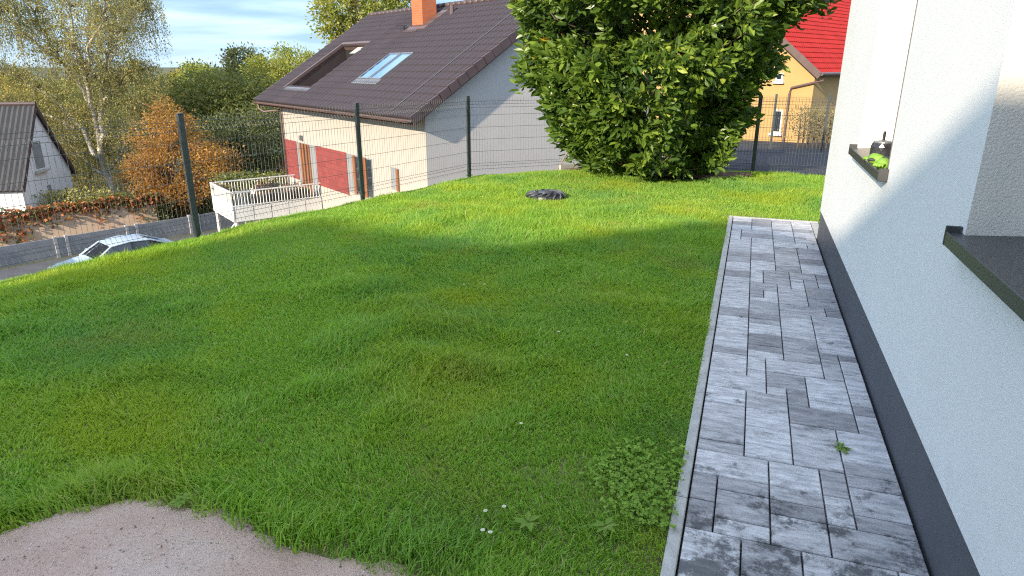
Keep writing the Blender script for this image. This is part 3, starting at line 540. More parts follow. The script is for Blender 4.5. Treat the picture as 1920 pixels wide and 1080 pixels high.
# front wall panels, doors, windows measured on the wall
R1a, zr1 = nw(533, 258); R1b, _ = nw(556, 265); _, zr0 = nw(537, 335); d_a, ztop = nw(560, 268); d_b, zdoor = nw(588, 372); R2a, _ = nw(592, 272); R2b, _ = nw(650, 292); _, zr2 = nw(600, 347)
w_a, _ = nw(652, 292); w_b, _ = nw(698, 308); _, zw = nw(690, 370)
ztop = (ztop+zr1)/2
for a, b_, z0 in ((R1b, WL-.12, zr2-.05), (R2b, R2a, zr2)): wallbox(min(a, b_), max(a, b_), z0, ztop, 0, .03).build('red_cladding', 'red_cladding', nh, uvf=uvw)
dr = wallbox(R2a+.02, R1b-.02, zdoor, ztop-.01, 0, .02).build('terrace_door', 'grey_panel', nh)
dw = R1b-R2a
for q0, q1, mt in ((.30, .36, 'wood_door'), (.44, .52, 'wood_door'), (.60, .67, 'wood_door'), (.74, .8, 'wood_door')): wallbox(R2a+dw*q0, R2a+dw*q1, zdoor+.01, ztop-.02, -.02, .06).build('door_frame', mt, dr)
wallbox(R2a+dw*.37, R2a+dw*.43, zdoor+.01, ztop-.03, -.02, .03).build('pane', 'window_glass', dr); wallbox(R2a+dw*.53, R2a+dw*.59, zdoor+.01, ztop-.03, -.02, .035).build('pane', 'window_glass', dr); wallbox(R2a+dw*.81, R2a+dw*.97, zdoor+.01, ztop-.03, -.02, .03).build('panel', 'grey_panel', dr)
ww = R2b-w_b; wn = wallbox(w_b, R2b-.02, zw, ztop-.02, 0, .02).build('window', 'grey_panel', nh)
for q0, q1 in ((.2, .3), (.62, .72)): wallbox(w_b+ww*q0, w_b+ww*q1, zw, ztop-.03, -.02, .06).build('window_frame', 'wood_door', wn)
wallbox(w_b+ww*.31, w_b+ww*.61, zw+.05, ztop-.06, -.02, .035).build('pane', 'window_glass', wn); wallbox(w_b+ww*.02, w_b+ww*.19, zw+.05, ztop-.06, -.02, .035).build('pane', 'window_glass', wn)
s_a, s_z1 = nw(733, 313); s_b, _ = nw(748, 316); _, s_z0 = nw(748, 358)
sw = wallbox(s_b, s_a, s_z0, s_z1, 0, .02).build('window', 'grey_panel', nh); wallbox(s_b, s_b+.12, s_z0, s_z1-.02, -.02, .06).build('window_frame', 'wood_door', sw)
la, lz = nw(567, 258); wallbox(la-.08, la+.08, lz-.1, lz+.08, 0, .12).build('wall_lamp', 'zinc', nh)
# ------------------------------------------------------------------ balcony (hangs on the neighbour house)
BW = onpl(606, 390, W0, NG); zf = BW[2]; BK = gz(440, 412, zf); ba = (BW-W0)@NE; bl = -(BK-BW)@NG; be = 2.6
bal = empty('balcony'); tag(bal, 'white railed balcony with planters on stilts beside the cream house', 'balcony')
Bp = lambda al, gg, z: W0+NE*(ba+al)-NG*gg+U*(zf+z)
MB().box((ba, -bl, zf-.12), (ba+be, -.04, zf), NE, NG, U, W0).build('floor_slab', 'concrete_post', bal)
npan = 5
for k in range(npan): a, b_ = .05+(bl-.1)*k/npan, .05+(bl-.1)*(k+1)/npan-.03; MB().box((ba-.02, -b_, zf-.1), (ba+.0-.001, -a, zf+.42), NE, NG, U, W0).build('panel', 'white_paint', bal)
for k in range(3): a, b_ = be*k/3+.02, be*(k+1)/3-.02; MB().box((ba+a, -bl-.02, zf-.1), (ba+b_, -bl-.001, zf+.55), NE, NG, U, W0).build('panel', 'white_paint', bal)
mb = MB(); n = int(bl/.11)
for s_, al in ((0, 0), (1, be)):
    mb = MB()
    for i in range(n+1): mb.bar(Bp(al, bl*i/n, .0), Bp(al, bl*i/n, .95), .018)
    mb.bar(Bp(al, 0, .96), Bp(al, bl, .96), .05, .04).bar(Bp(al, 0, .46), Bp(al, bl, .46), .035, .03); mb.build('railing', 'white_paint', bal)
mb = MB(); n = int(be/.11)
for i in range(1, n): mb.bar(Bp(be*i/n, bl, 0), Bp(be*i/n, bl, .95), .018)
mb.bar(Bp(0, bl, .965), Bp(be, bl, .965), .05, .04).build('railing', 'white_paint', bal)
for al, gg in ((.08, bl-.08), (be-.08, bl-.08), (.08, bl*.45), (be-.08, bl*.45)): MB().bar(Bp(al, gg, -.12), Bp(al, gg, -3.0), .09).build('leg', 'white_paint', bal)
MB().bar(Bp(.08, bl-.1, -.5), Bp(.08, bl-.9, -.13), .06).build('brace', 'white_paint', bal); MB().bar(Bp(.08, bl-.05, -.15), Bp(be, bl-.05, -1.4), .05).build('brace', 'white_paint', bal)
def foliage_ball(name, c, r, n, size, mat, parent, wr=.55, flat=1):
    Pn = unit(RNG.normal(size=(n, 3)))*(RNG.random((n, 1))**.4)*V3(r, r, r*flat)+V3(*c); return leafcloud(name, Pn, Pn-V3(*c)+RNG.normal(size=(n, 3))*r*.5, size, wr, mat, parent)
for al, gg, l, nm, fm in ((.35, .35, 1.0, 'low dark planter by the terrace door of the cream house', 'flower_red'), (.35, 1.5, .95, 'dark planter with reddish flowers in the middle of the balcony', 'flower_red'), (be-.35, .9, .8, 'planter with white blooms at the back of the balcony', 'flower_white'), (be-.4, bl-.5, .5, 'planter box with pale blooms at the outer end of the balcony', 'flower_white')):
    pl = empty('planter_box'); tag(pl, nm, 'planter'); MB().box((ba+al-.18, -gg-l, zf+.001), (ba+al+.18, -gg, zf+.74), NE, NG, U, W0).build('trough', 'planter', pl)
    for q in range(4): foliage_ball('bloom' if q % 2 else 'foliage', Bp(al, gg+l*(.15+.23*q), .84), .15, 60, .07, 'dark_leaf' if q % 2 == 0 else 'ivy_leaf', pl)
    if fm: 
        for q in range(6): MB().lathe(Bp(al+random.uniform(-.12, .12), gg+l*random.random(), .9+random.uniform(0, .1)), [(.03, -.02), (.045, 0), (.01, .025)], 7).build('bloom', fm, pl)
ch = empty('garden_chair'); tag(ch, 'small white metal chair on the balcony', 'chair'); cc = (.75, 1.85)
for i, j in ((0, 0), (.4, 0), (0, .4), (.4, .4)): MB().bar(Bp(cc[0]+i, cc[1]+j, 0), Bp(cc[0]+i, cc[1]+j, .45 if j == 0 else .85), .025).build('leg', 'white_paint', ch)
MB().box((ba+cc[0], -cc[1]-.4, zf+.44), (ba+cc[0]+.4, -cc[1], zf+.47), NE, NG, U, W0).build('seat', 'white_paint', ch); MB().bar(Bp(cc[0], cc[1]+.4, .75), Bp(cc[0]+.4, cc[1]+.4, .75), .02, .2).build('backrest', 'white_paint', ch)
# ================================================================== CONCRETE FENCE, GARDEN WALL, WHITE GABLE BUILDING
cf = empty('concrete_fence'); tag(cf, 'low grey concrete panel fence along the road behind the car', 'fence')
CP = lambda t, n, z: CF0+RD*t+RN*n+U*z
ts = []
t = -12.35
while t < 16: ts.append(t); t += 2.45; ts.append(t); t += .42
for k, t in enumerate(ts): MB().box((t-.06, -.05, -.2), (t+.06, .1, .92), RD, RN, U, CF0).build('post', 'concrete_post', cf, bevel=.008)
for k in range(len(ts)-1):
    for z0, z1 in ((-.2, .4), (.405, .86)): MB().box((ts[k]+.061, 0, z0), (ts[k+1]-.061, .05, z1), RD, RN, U, CF0).build('panel', 'concrete_panel', cf, bevel=.006)
gw = empty('garden_wall'); tag(gw, 'peach rendered garden wall overgrown with red ivy at the left', 'wall')
GD = RT*math.sin(math.radians(53))+FH*math.cos(math.radians(53)); GNn = np.cross(U, GD); GW0 = CP(6.2, .9, 0)
GP = lambda t, n, z: GW0+GD*(t-6.2)+GNn*n+U*z
MB().prism([GP(-9, 0, 0), GP(6.2, 0, 0), GP(6.2, 0, 1.75), GP(2.5, 0, 1.62), GP(-9, 0, 1.4)], GNn*.3).build('wall', 'peach_plaster', gw)
MB().bar(GP(-9, .15, 1.44), GP(6.2, .15, 1.8), .4, .07).build('coping', 'concrete', gw)
n = 5200; tt = RNG.uniform(-9, 6.6, n); hh = 2.0-RNG.exponential(1, n)*np.where(tt > 1.2, .13, .36)*(1+.9*(vn(tt, tt*0, 1.1, 3) > .5))-.04*(6-tt)*.3+.12*(vn(tt, tt*0, 2, 5)-.5)
Pn = np.array([GP(a, -RNG.uniform(-.1, .25)+.05, 0) for a in tt])+U*hh[:, None]; Pn = Pn[hh > .35]; n = len(Pn); leafcloud('ivy', Pn, RNG.normal(size=(n, 3))-GNn*.6-U*.5, .17, .85, 'ivy_leaf', gw)
# white gable building
B0 = at(38, 345, 30); bd = RT*math.sin(math.radians(-10))+FH*math.cos(math.radians(-10)); rd = -np.cross(bd, U); rd = rd if rd@RT < 0 else -rd; SPN = 5.0; ez = B0[2]; AP = at(50, 200, 32.4)[2]
wb = empty('gable_building'); tag(wb, 'small white gabled building with dark corrugated roof at the left edge', 'building')
MB().add([B0-U*3.2, B0+bd*SPN-U*3.2, B0+bd*SPN, B0+bd*SPN/2+U*(AP-ez), B0], [(0, 1, 2, 3, 4)]).build('gable_wall', 'pale_plaster', wb)
MB().add([B0-U*3.2, B0-U*3.2+rd*9, B0+rd*9, B0], [(0, 1, 2, 3)]).build('side_wall', 'pale_plaster', wb); MB().add([B0+bd*SPN-U*3.2, B0-U*3.2+rd*9+bd*SPN, B0+rd*9+bd*SPN, B0+bd*SPN], [(0, 1, 2, 3)]).build('side_wall', 'pale_plaster', wb)
for sd in (0, 1):
    e_ = B0+(bd*SPN if sd else 0); apx = B0+bd*SPN/2+U*(AP-ez); sv = apx-e_; sv = sv*1.0; e2 = e_-sv*.09-rd*.18; sv2 = sv*1.09+U*.03; nn = np.cross(sv2, rd); nn /= np.linalg.norm(nn); nn = nn if nn[2] > 0 else -nn
    xs_ = np.arange(0, 9.4, .055); v = [];
    for up in (0, 1):
        for x_ in xs_: v.append(e2+rd*x_+sv2*up+nn*(.06+.022*math.cos(x_/.22*2*math.pi)))
    k_ = len(xs_); MB().add(v, [(i, i+1, k_+i+1, k_+i) for i in range(k_-1)]).build('roof_sheet', 'corrugated', wb)
    MB().box((-.02, 0, -.1), (.05, 1, .055), rd, sv2, nn, e2).build('verge_board', 'verge', wb); MB().box((0, 0, -.05), (9.3, .985, .03), rd, sv2, nn, e2).build('roof_deck', 'roof_slab', wb)
MB().tube([B0+bd*SPN/2+U*(AP-ez+.12)-rd*.2, B0+bd*SPN/2+U*(AP-ez+.12)+rd*9.2], .1, 8).build('ridge_cap', 'verge', wb)
wq = lambda u_, z, o: B0+bd*u_+U*z-rd*o
w_ = MB().box((1.5, -.05, .35), (2.5, .0, 1.75), bd, rd, U, B0).build('window', 'white_paint', wb); MB().box((1.58, -.06, .43), (2.42, -.051, 1.67), bd, rd, U, B0).build('shutter', 'grey_panel', w_); MB().box((1.4, -.16, .25), (2.6, -.0, .33), bd, rd, U, B0).build('window_sill', 'concrete', w_)
MB().box((2.3, -.04, -.9), (2.6, .0, -.45), bd, rd, U, B0).build('vent', 'grey_panel', wb); MB().box((1.4, -.04, -1.6), (2.9, .0, -1.35), bd, rd, U, B0).build('ledge', 'concrete_panel', wb)
# ================================================================== CAR
cp = at(215, 447, 25); cp[2] = VAL+.015; car = empty('parked_car'); tag(car, 'pale blue white car parked on the road below the lawn', 'car')
fwd = -RD; lat = np.cross(U, fwd); cq = lambda x_, y_, z: cp+fwd*x_+lat*y_+U*z
st = [(2.28, .3, .62, .66), (2.2, .22, .7, .78), (1.9, .2, .8, .85), (1.3, .2, .9, .88), (.8, .2, .97, .9), (0, .19, .98, .91), (-1.0, .2, .99, .91), (-1.6, .2, 1.02, .89), (-2.05, .24, 1.04, .84), (-2.25, .34, .9, .74)]
v = []; fs = []
for x_, zl, zh, hw in st: v += [cq(x_, s_*hw*k_, z) for s_, k_, z in ((-1, .9, zl), (-1, 1, zl+.15), (-1, 1, (zl+zh)/2+.05), (-1, .93, zh-.03), (-1, .75, zh), (1, .75, zh), (1, .93, zh-.03), (1, 1, (zl+zh)/2+.05), (1, 1, zl+.15), (1, .9, zl))]
for k in range(len(st)-1):
    for j in range(10): fs.append((k*10+j, k*10+(j+1) % 10, (k+1)*10+(j+1) % 10, (k+1)*10+j))
fs += [tuple(range(10)), tuple(range(len(v)-10, len(v)))]
body = MB().add(v, fs).build('body', 'car_paint', car, smooth=True)
gs = [(1.05, .9, .99, .74), (.35, 1.36, 1.4, .6), (-.3, 1.42, 1.46, .59), (-1.0, 1.38, 1.42, .58), (-1.85, 1.03, 1.06, .66)]
MB().add([cq(x_, s_*hw, z-.02) for x_, z, _, hw in gs for s_ in (-1, 1)]+[cq(x_, s_*.76, .9) for x_ in (1.05, -1.85) for s_ in (-1, 1)]+[cq(x_, s_*.8, .95) for x_ in (.35, -.3, -1.0) for s_ in (-1, 1)],
    [(0, 1, 3, 2), (2, 3, 5, 4), (4, 5, 7, 6), (6, 7, 9, 8), (0, 2, 14, 10), (2, 4, 16, 14), (4, 6, 18, 16), (6, 8, 12, 18), (1, 3, 15, 11), (3, 5, 17, 15), (5, 7, 19, 17), (7, 9, 13, 19)]).build('glasshouse', 'car_glass', car)
rf = MB()
rv = [(.4, 1.36, .62), (.0, 1.425, .63), (-.5, 1.43, .63), (-1.05, 1.375, .61)]
rf.add([cq(x_, s_*hw*q, z+(0 if q < 1 else -.03)) for x_, z, hw in rv for s_, q in ((-1, 1), (-1, .8), (1, .8), (1, 1))], [(k*4+j, k*4+j+1, k*4+4+j+1, k*4+4+j) for k in range(3) for j in range(3)]).build('roof', 'car_paint', car, smooth=True)
for s_ in (-1, 1):
    MB().tube([cq(1.08, s_*.76, .92), cq(.38, s_*.62, 1.36), cq(-.3, s_*.62, 1.43), cq(-1.05, s_*.61, 1.38), cq(-1.9, s_*.68, 1.02)], .035, 6).build('pillar', 'car_paint', car, smooth=True); MB().bar(cq(-.35, s_*.78, .95), cq(-.4, s_*.62, 1.4), .07, .03).build('pillar', 'car_black', car)
    MB().tube([cq(.75, s_*.88, .97), cq(.72, s_*1.02, 1.02)], [.05, .09], 8).build('mirror', 'car_paint', car, smooth=True); MB().bar(cq(2.1, s_*.72, .66), cq(2.22, s_*.5, .66), .1, .12).build('headlight', 'lamp_lens', car); MB().bar(cq(-2.2, s_*.75, .86), cq(-2.24, s_*.45, .86), .06, .12).build('tail_light', 'red_wall', car)
    for x_ in (1.38, -1.38):
        wh = MB().tube([cq(x_, s_*.68, .32), cq(x_, s_*.9, .32)], .32, 22).build('wheel', 'tyre', car); MB().tube([cq(x_, s_*.88, .32), cq(x_, s_*.905, .32)], .21, 18).build('rim', 'alloy', wh)
for s_ in (-1, 1):
    for x_, z0, z1 in ((.78, .3, .95), (-.42, .3, .95), (-1.3, .45, .97)): MB().bar(cq(x_, s_*.915, z0), cq(x_, s_*.885, z1), .012, .02).build('door_seam', 'car_black', car)
    for x_ in (-.25, -1.12): MB().bar(cq(x_, s_*.915, .82), cq(x_-.16, s_*.915, .82), .03, .025).build('door_handle', 'alloy', car)
    MB().bar(cq(1.9, s_*.84, .28), cq(-1.9, s_*.85, .28), .04, .12).build('side_skirt', 'car_black', car)
MB().bar(cq(1.1, .45, .955), cq(.95, -.1, 1.01), .015, .015).build('wiper', 'car_black', car); MB().bar(cq(2.27, -.35, .5), cq(2.27, .35, .5), .05, .14).build('grille', 'car_black', car)
# dark van edge at the far left on the road
vb = at(-25, 500, 23.2); vb[2] = VAL+.015
van = empty('parked_van'); tag(van, 'dark blue vehicle cut off by the left edge of the photo', 'vehicle')
MB().prism([vb+fwd*0+U*.3, vb+fwd*4.2+U*.3, vb+fwd*4.2+U*.95, vb+fwd*3.1+U*1.1, vb+fwd*2.3+U*1.8, vb+U*1.85], lat*1.7).build('body', 'car_paint', van, bevel=.05)
for x_ in (.8, 3.4):
    for y_ in (-.02, 1.5): wh = MB().tube([vb+fwd*x_+lat*y_+U*.3, vb+fwd*x_+lat*(y_+.22)+U*.3], .3, 18).build('wheel', 'tyre', van)
MB().prism([vb+fwd*2.35+U*1.1, vb+fwd*2.95+U*1.1, vb+fwd*2.3+U*1.7, vb+fwd*1.0+U*1.7, vb+fwd*1.0+U*1.1], lat*-.01).build('side_window', 'car_glass', van)
# red shed with pale roof far behind the downpipe
s0 = at(500, 312, 48); sh = empty('shed'); tag(sh, 'small red shed with pale roof beyond the downpipe of the cream house', 'shed'); sz = s0[2]
MB().box((0, 0, VAL-2-sz), (3.2, 3, .75), RT, FH, U, s0).build('wall', 'red_wall', sh); MB().prism([s0-RT*.2+U*.75-FH*.2, s0+RT*3.4+U*.75-FH*.2, s0+RT*3.2+U*1.3+FH*1.5, s0+U*1.3+FH*1.5], U*.1).build('roof', 'bleached_roof', sh)
# ================================================================== YELLOW HOUSE (right, beyond the driveway)
yh = empty('yellow_house'); tag(yh, 'yellow house with bright red tiled roof beyond the driveway', 'house')
YC = at(1530, 130, 29); YG = (FH-RT)/math.sqrt(2); YE = (FH+RT)/math.sqrt(2); yb = -2.8; YS = 15.0; yez = YC[2]; tn = .8
YP = lambda al, gg, z: V3(YC[0], YC[1], 0)+YE*al+YG*gg+U*z
MB().add([YP(0, 0, yb), YP(0, YS, yb), YP(0, YS, yez), YP(0, YS/2, yez+YS/2*tn), YP(0, 0, yez)], [(0, 1, 2, 3, 4)]).build('gable_wall', 'yellow_plaster', yh)
MB().add([YP(0, 0, yb), YP(19, 0, yb), YP(19, 0, yez), YP(0, 0, yez)], [(0, 1, 2, 3)]).build('front_wall', 'yellow_plaster', yh); MB().add([YP(0, YS, yb), YP(19, YS, yb), YP(19, YS, yez), YP(0, YS, yez)], [(0, 1, 2, 3)]).build('rear_wall', 'yellow_plaster', yh)
yc = 1/math.hypot(1, tn); ov = .35; YSv = (YG+U*tn)*yc; YN = (U-YG*tn)*yc; ya = YP(-ov, -ov, yez-ov*tn+.1); YSL = (YS/2+ov)/yc
yr = MB().box((0, 0, -.15), (19.5, YSL, 0), YE, YSv, YN, ya).build('roof', 'brown_metal', yh)
YS2 = (-YG+U*tn)*yc; YN2 = (U+YG*tn)*yc; ya2 = YP(-ov, YS+ov, yez-ov*tn+.1); MB().box((0, 0, -.15), (19.5, YSL, 0), YE, YS2, YN2, ya2).build('roof', 'red_tile', yh)
mb = MB(); nr = int(YSL/.34); nc = int(19/.055)
for r in range(nr):
    us = np.arange(nc+1)*.055; h_ = .015*np.cos(us/.22*2*math.pi)+.02; v = [ya+YE*u_+YSv*(r*.34-.02)+YN*(hh_+.03) for u_, hh_ in zip(us, h_)]+[ya+YE*u_+YSv*(r*.34+.34)+YN*hh_ for u_, hh_ in zip(us, h_)]+[ya+YE*u_+YSv*(r*.34-.02) for u_ in us]
    k_ = nc+1; mb.add(v, [(i, i+1, k_+i+1, k_+i) for i in range(nc)]+[(2*k_+i, 2*k_+i+1, i+1, i) for i in range(nc)])
tag(mb.build('roof_tiles', 'red_tile', yr), kind='stuff')
MB().box((-.05, -.05, -.2), (.0, YSL, .06), YE, YSv, YN, ya).build('verge_board', 'brown_metal', yr)
gg0 = ya-YG*.06+U*.0; MB().tube([gg0-YE*.05, gg0+YE*19], .07, 8).build('gutter', 'brown_metal', yr)
dp = gg0+YE*.25; MB().tube([dp, dp-U*.25, YP(.0, .9, yez-.75)-YE*.08, YP(0, .95, yez-1.0)-YE*.08, YP(0, .95, yb)-YE*.08], .05, 8).build('downpipe', 'brown_metal', yh)
for (x1, y1, x2, y2, mt) in ((1452, 205, 1464, 250, 'window_glass'), (1456, 137, 1468, 152, 'window_glass')):
    p1 = onpl(x1, y1, YP(0, 0, 0), YE); p2 = onpl(x2, y2, YP(0, 0, 0), YE); g1, g2 = sorted(((p1-YP(0, 0, 0))@YG, (p2-YP(0, 0, 0))@YG)); z1, z2 = sorted((p1[2], p2[2]))
    f = MB().box((-.05, g1, z1), (.0, g2, z2), YE, YG, U, YP(0, 0, 0)).build('window', 'white_paint', yh); MB().box((-.06, g1+.07, z1+.07), (-.051, g2-.07, z2-.07), YE, YG, U, YP(0, 0, 0)).build('pane', mt, f); MB().box((-.16, g1-.08, z1-.1), (-.0, g2+.08, z1-.005), YE, YG, U, YP(0, 0, 0)).build('window_sill', 'white_paint', f)
# second mesh fence on the far edge of the driveway
f2 = empty('driveway_fence'); tag(f2, 'tall dark mesh fence across the driveway in front of the yellow house', 'fence')
FP = [at(1447-k*0+dx, 255, dd) for dx, dd in ((-85, 22.5), (0, 22), (98, 21.2), (200, 20.4))]
for k, p in enumerate(FP):
    z0 = float(drive_z(p[0], p[1])); MB().box((p[0]-.035, p[1]-.025, z0-.3), (p[0]+.035, p[1]+.025, z0+1.72)).build('post', 'anthracite_steel', f2)
    if k: panel(FP[k-1][:2], p[:2], z0+.03, f2, h=1.62, wr=.0024)
# ================================================================== CHERRY LAUREL
lb = empty('laurel_bush'); tag(lb, 'large glossy green cherry laurel growing behind the lawn', 'bush')
LC = V3(-1.3, 11.35, 0); zk = [.05, .3, .55, .9, 1.3, 1.8, 2.4, 3.0, 3.6, 4.2, 4.7]; rk = [.95, 1.3, 1.62, 1.92, 2.12, 2.3, 2.45, 2.5, 2.3, 1.7, .5]
def lcen(z): return LC[None]*V3(1, 1, 0)+RT[None]*np.interp(z, [0, .9, 1.8, 2.6, 3.4], [-.05, -.18, -.18, -.05, .05])[:, None]
nt_ = 2600; zz = RNG.uniform(.05, 4.6, nt_*3); th = RNG.uniform(0, 2*math.pi, nt_*3); rr = np.interp(zz, zk, rk)
keep = RNG.random(len(zz)) < rr/2.5; zz, th, rr = zz[keep], th[keep], rr[keep]
rr = rr*.97*(1-np.clip(np.cos(th-YAW), 0, 1)*(.07+.13*SM(3.0, 2.0, zz))); lump = .74+.38*vn(th*2.4, zz*1.9, 1.0, 8)+.12*(vn(th*7, zz*5, 1, 9)-.5); inner = np.where(RNG.random(len(zz)) < .4, RNG.uniform(.4, .88, len(zz)), 1)
dirv = np.stack([np.cos(th), np.sin(th), np.zeros_like(th)], 1); Tp = lcen(zz)+dirv*(rr*lump*inner)[:, None]+U*zz[:, None]
front = (dirv@(-FH)) > -.8; hole = (vn(Tp[:, 0]*2.1+Tp[:, 1], Tp[:, 2]*2.1, 1, 12) > .61) & (inner == 1) ; pq = Tp-C0; ppx = 960+FPX*(pq@RT)/(pq@FW); ppy = 540-FPX*(pq@UPV)/(pq@FW); rz_ = RNG.random(len(Tp))
gap0 = (np.abs(ppx-1268) < 58) & (ppy > 268) & (rz_ < .85) & (pq@FH < 12.2)
gap = (inner < 0) | ((((ppx-1225)/75)**2+((ppy-165)/42)**2 < 1) & (rz_ < .8)) | ((((ppx-1330)/80)**2+((ppy-50)/45)**2 < 1) & (rz_ < .7)) | ((((ppx-1110)/50)**2+((ppy-70)/40)**2 < 1) & (rz_ < .5))
sel = front & ~hole & ~(gap & (inner == 1) & (pq@FH < 10.9)) & ~gap0; Tp, dirv, zz = Tp[sel], dirv[sel], zz[sel]
TD = unit(dirv*1.0+U*(.25+.35*RNG.random(len(zz)))[:, None]+RNG.normal(size=Tp.shape)*.45); NL = 15
LP_, LD_, LR_ = [], [], []
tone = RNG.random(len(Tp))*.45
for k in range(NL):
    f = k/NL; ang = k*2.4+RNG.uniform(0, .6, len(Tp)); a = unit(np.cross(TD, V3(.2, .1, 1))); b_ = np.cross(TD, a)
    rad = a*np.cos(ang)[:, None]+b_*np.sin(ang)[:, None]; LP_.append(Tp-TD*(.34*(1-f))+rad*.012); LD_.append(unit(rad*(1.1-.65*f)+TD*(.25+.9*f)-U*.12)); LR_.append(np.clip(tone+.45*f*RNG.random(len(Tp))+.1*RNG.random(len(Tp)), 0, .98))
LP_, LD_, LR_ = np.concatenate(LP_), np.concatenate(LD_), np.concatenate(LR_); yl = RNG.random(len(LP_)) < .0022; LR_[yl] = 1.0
q = LP_-C0; pxx = 960+FPX*(q@RT)/(q@FW); pyy = 540-FPX*(q@UPV)/(q@FW); vis = (pyy > 0) & (pyy < 330) & (pxx > 950) & (pxx < 1530); order = np.argsort(np.where(vis, q@FH, 99)+RNG.random(len(q))*.5); single = order[:240]; rest = np.setdiff1d(np.arange(len(q)), single)
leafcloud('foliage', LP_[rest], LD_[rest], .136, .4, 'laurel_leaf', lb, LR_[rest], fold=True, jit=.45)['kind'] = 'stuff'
lf = MB().add([(0, 0, 0), (.19, .28, .07), (0, .28, -.02), (-.19, .28, .07), (.19, .68, .06), (0, .68, -.04), (-.19, .68, .06), (0, 1, -.08)], [(1, 2, 5, 4), (2, 3, 6, 5), (0, 2, 1), (0, 3, 2), (4, 5, 7), (5, 6, 7)]).build('leaf', 'laurel_leaf_single', lb); ld = lf.data
for k, i in enumerate(single):
    o = lf if k == 0 else bpy.data.objects.new('leaf', ld)
    if k: COL.objects.link(o); o.parent = lb
    D = LD_[i]; N = unit(RNG.normal(size=3)+U*.6); S = unit(np.cross(D, N)); N = np.cross(S, D); s_ = .136*random.uniform(.7, 1.3)
    o.matrix_local = Matrix(((S[0]*s_, D[0]*s_, N[0]*s_, LP_[i][0]), (S[1]*s_, D[1]*s_, N[1]*s_, LP_[i][1]), (S[2]*s_, D[2]*s_, N[2]*s_, LP_[i][2]), (0, 0, 0, 1)))
for (x0, y0), pts, r in (((1275, 328), [(1240, 300), (1215, 285), (1190, 200), (1170, 60)], .075), ((1272, 327), [(1280, 290), (1296, 240), (1303, 175), (1310, 60)], .085), ((1310, 328), [(1330, 300), (1360, 230), (1390, 120), (1400, 20)], .07), ((1250, 328), [(1225, 312), (1190, 180), (1120, 120), (1060, 40)], .055), ((1296, 327), [(1300, 270), (1340, 150), (1345, 20)], .06)):
    b0 = gz(x0, y0-2, 0); d0 = np.dot(b0-C0, FH); P_ = [b0-U*.1]+[at(x, y, d0+.1+.12*k) for k, (x, y) in enumerate(pts)]; MB().tube(P_, [r*1.25]+[r*(1-.17*k) for k in range(len(pts))], 8).build('stem', 'laurel_bark', lb, smooth=True)
n = 420; a = RNG.uniform(0, 6.28, n); r_ = RNG.random(n); tw = MB()
for k in range(0, len(Tp), 9):
    c = lcen(zz[k:k+1])[0]; tw.tube([c*V3(1, 1, 0)*1+U*max(.1, zz[k]-.6)+(Tp[k]-c-U*zz[k])*.3, Tp[k]-TD[k]*.25, Tp[k]], [.016, .008, .004], 4, False)
tw.build('twigs', 'twig', lb)
# ================================================================== TREES
def jitline(a, b_, n, j):
    a = V3(*a); b_ = V3(*b_); return [a+(b_-a)*k/n+(RNG.normal(size=3)*j if 0 < k < n else 0) for k in range(n+1)]
def tree(name, label, base, h, blobs, nleaf, size, mat, trunk_r=.2, bark='bark', cat='tree', group=None, clump=.55, wr=.6, stuffed=0):
    """blobs: (offset, radii) ellipsoids of the crown"""
    base = V3(*base); t_ = empty(name); tag(t_, label, cat, group); vol = np.array([np.prod(r)**.67 for _, r in blobs]); Pn = []; Dn = []; Rn = []; limbs = MB()
    for (o, r), v_ in zip(blobs, vol/vol.sum()):
        c = base+V3(*o); r = V3(*r); nn = int(nleaf*v_); ncl = max(8, int(nn/110)); d = unit(RNG.normal(size=(ncl, 3))); cc = c+d*r*(.45+.55*RNG.random((ncl, 1))**.6); cs_ = clump*(.6+.8*RNG.random(ncl)); w = cs_/cs_.sum()
        for k in range(ncl):
            m_ = int(nn*w[k])+1; p = RNG.normal(size=(m_, 3))*cs_[k]*V3(.55, .55, .4); Pn.append(cc[k]+p); Dn.append(p+d[k]*.3-U*.15+RNG.normal(size=(m_, 3))*.25); Rn.append(np.clip(RNG.random()*.5+RNG.random(m_)*.5, 0, 1))
            if k % 4 == 0: limbs.tube(jitline(base+V3(o[0]*.35, o[1]*.35, o[2]*.55), cc[k], 3, .12), [trunk_r*.32, trunk_r*.22, trunk_r*.12, .012], 5, False)
    top = base+V3(*blobs[0][0])*V3(.6, .6, .9); MB().tube(jitline(base-U*.4, top, 5, trunk_r*.5), np.linspace(trunk_r*1.25, trunk_r*.3, 6), 8).build('trunk', bark, t_, smooth=True)
    limbs.build('limbs', bark, t_); leafcloud('crown', np.concatenate(Pn), np.concatenate(Dn), size, wr, mat, t_, np.concatenate(Rn)); return t_
def tz(x, y, d, z=None):
    p = at(x, y, d); p[2] = float(terr_z(p[0], p[1])) if z is None else z; return p
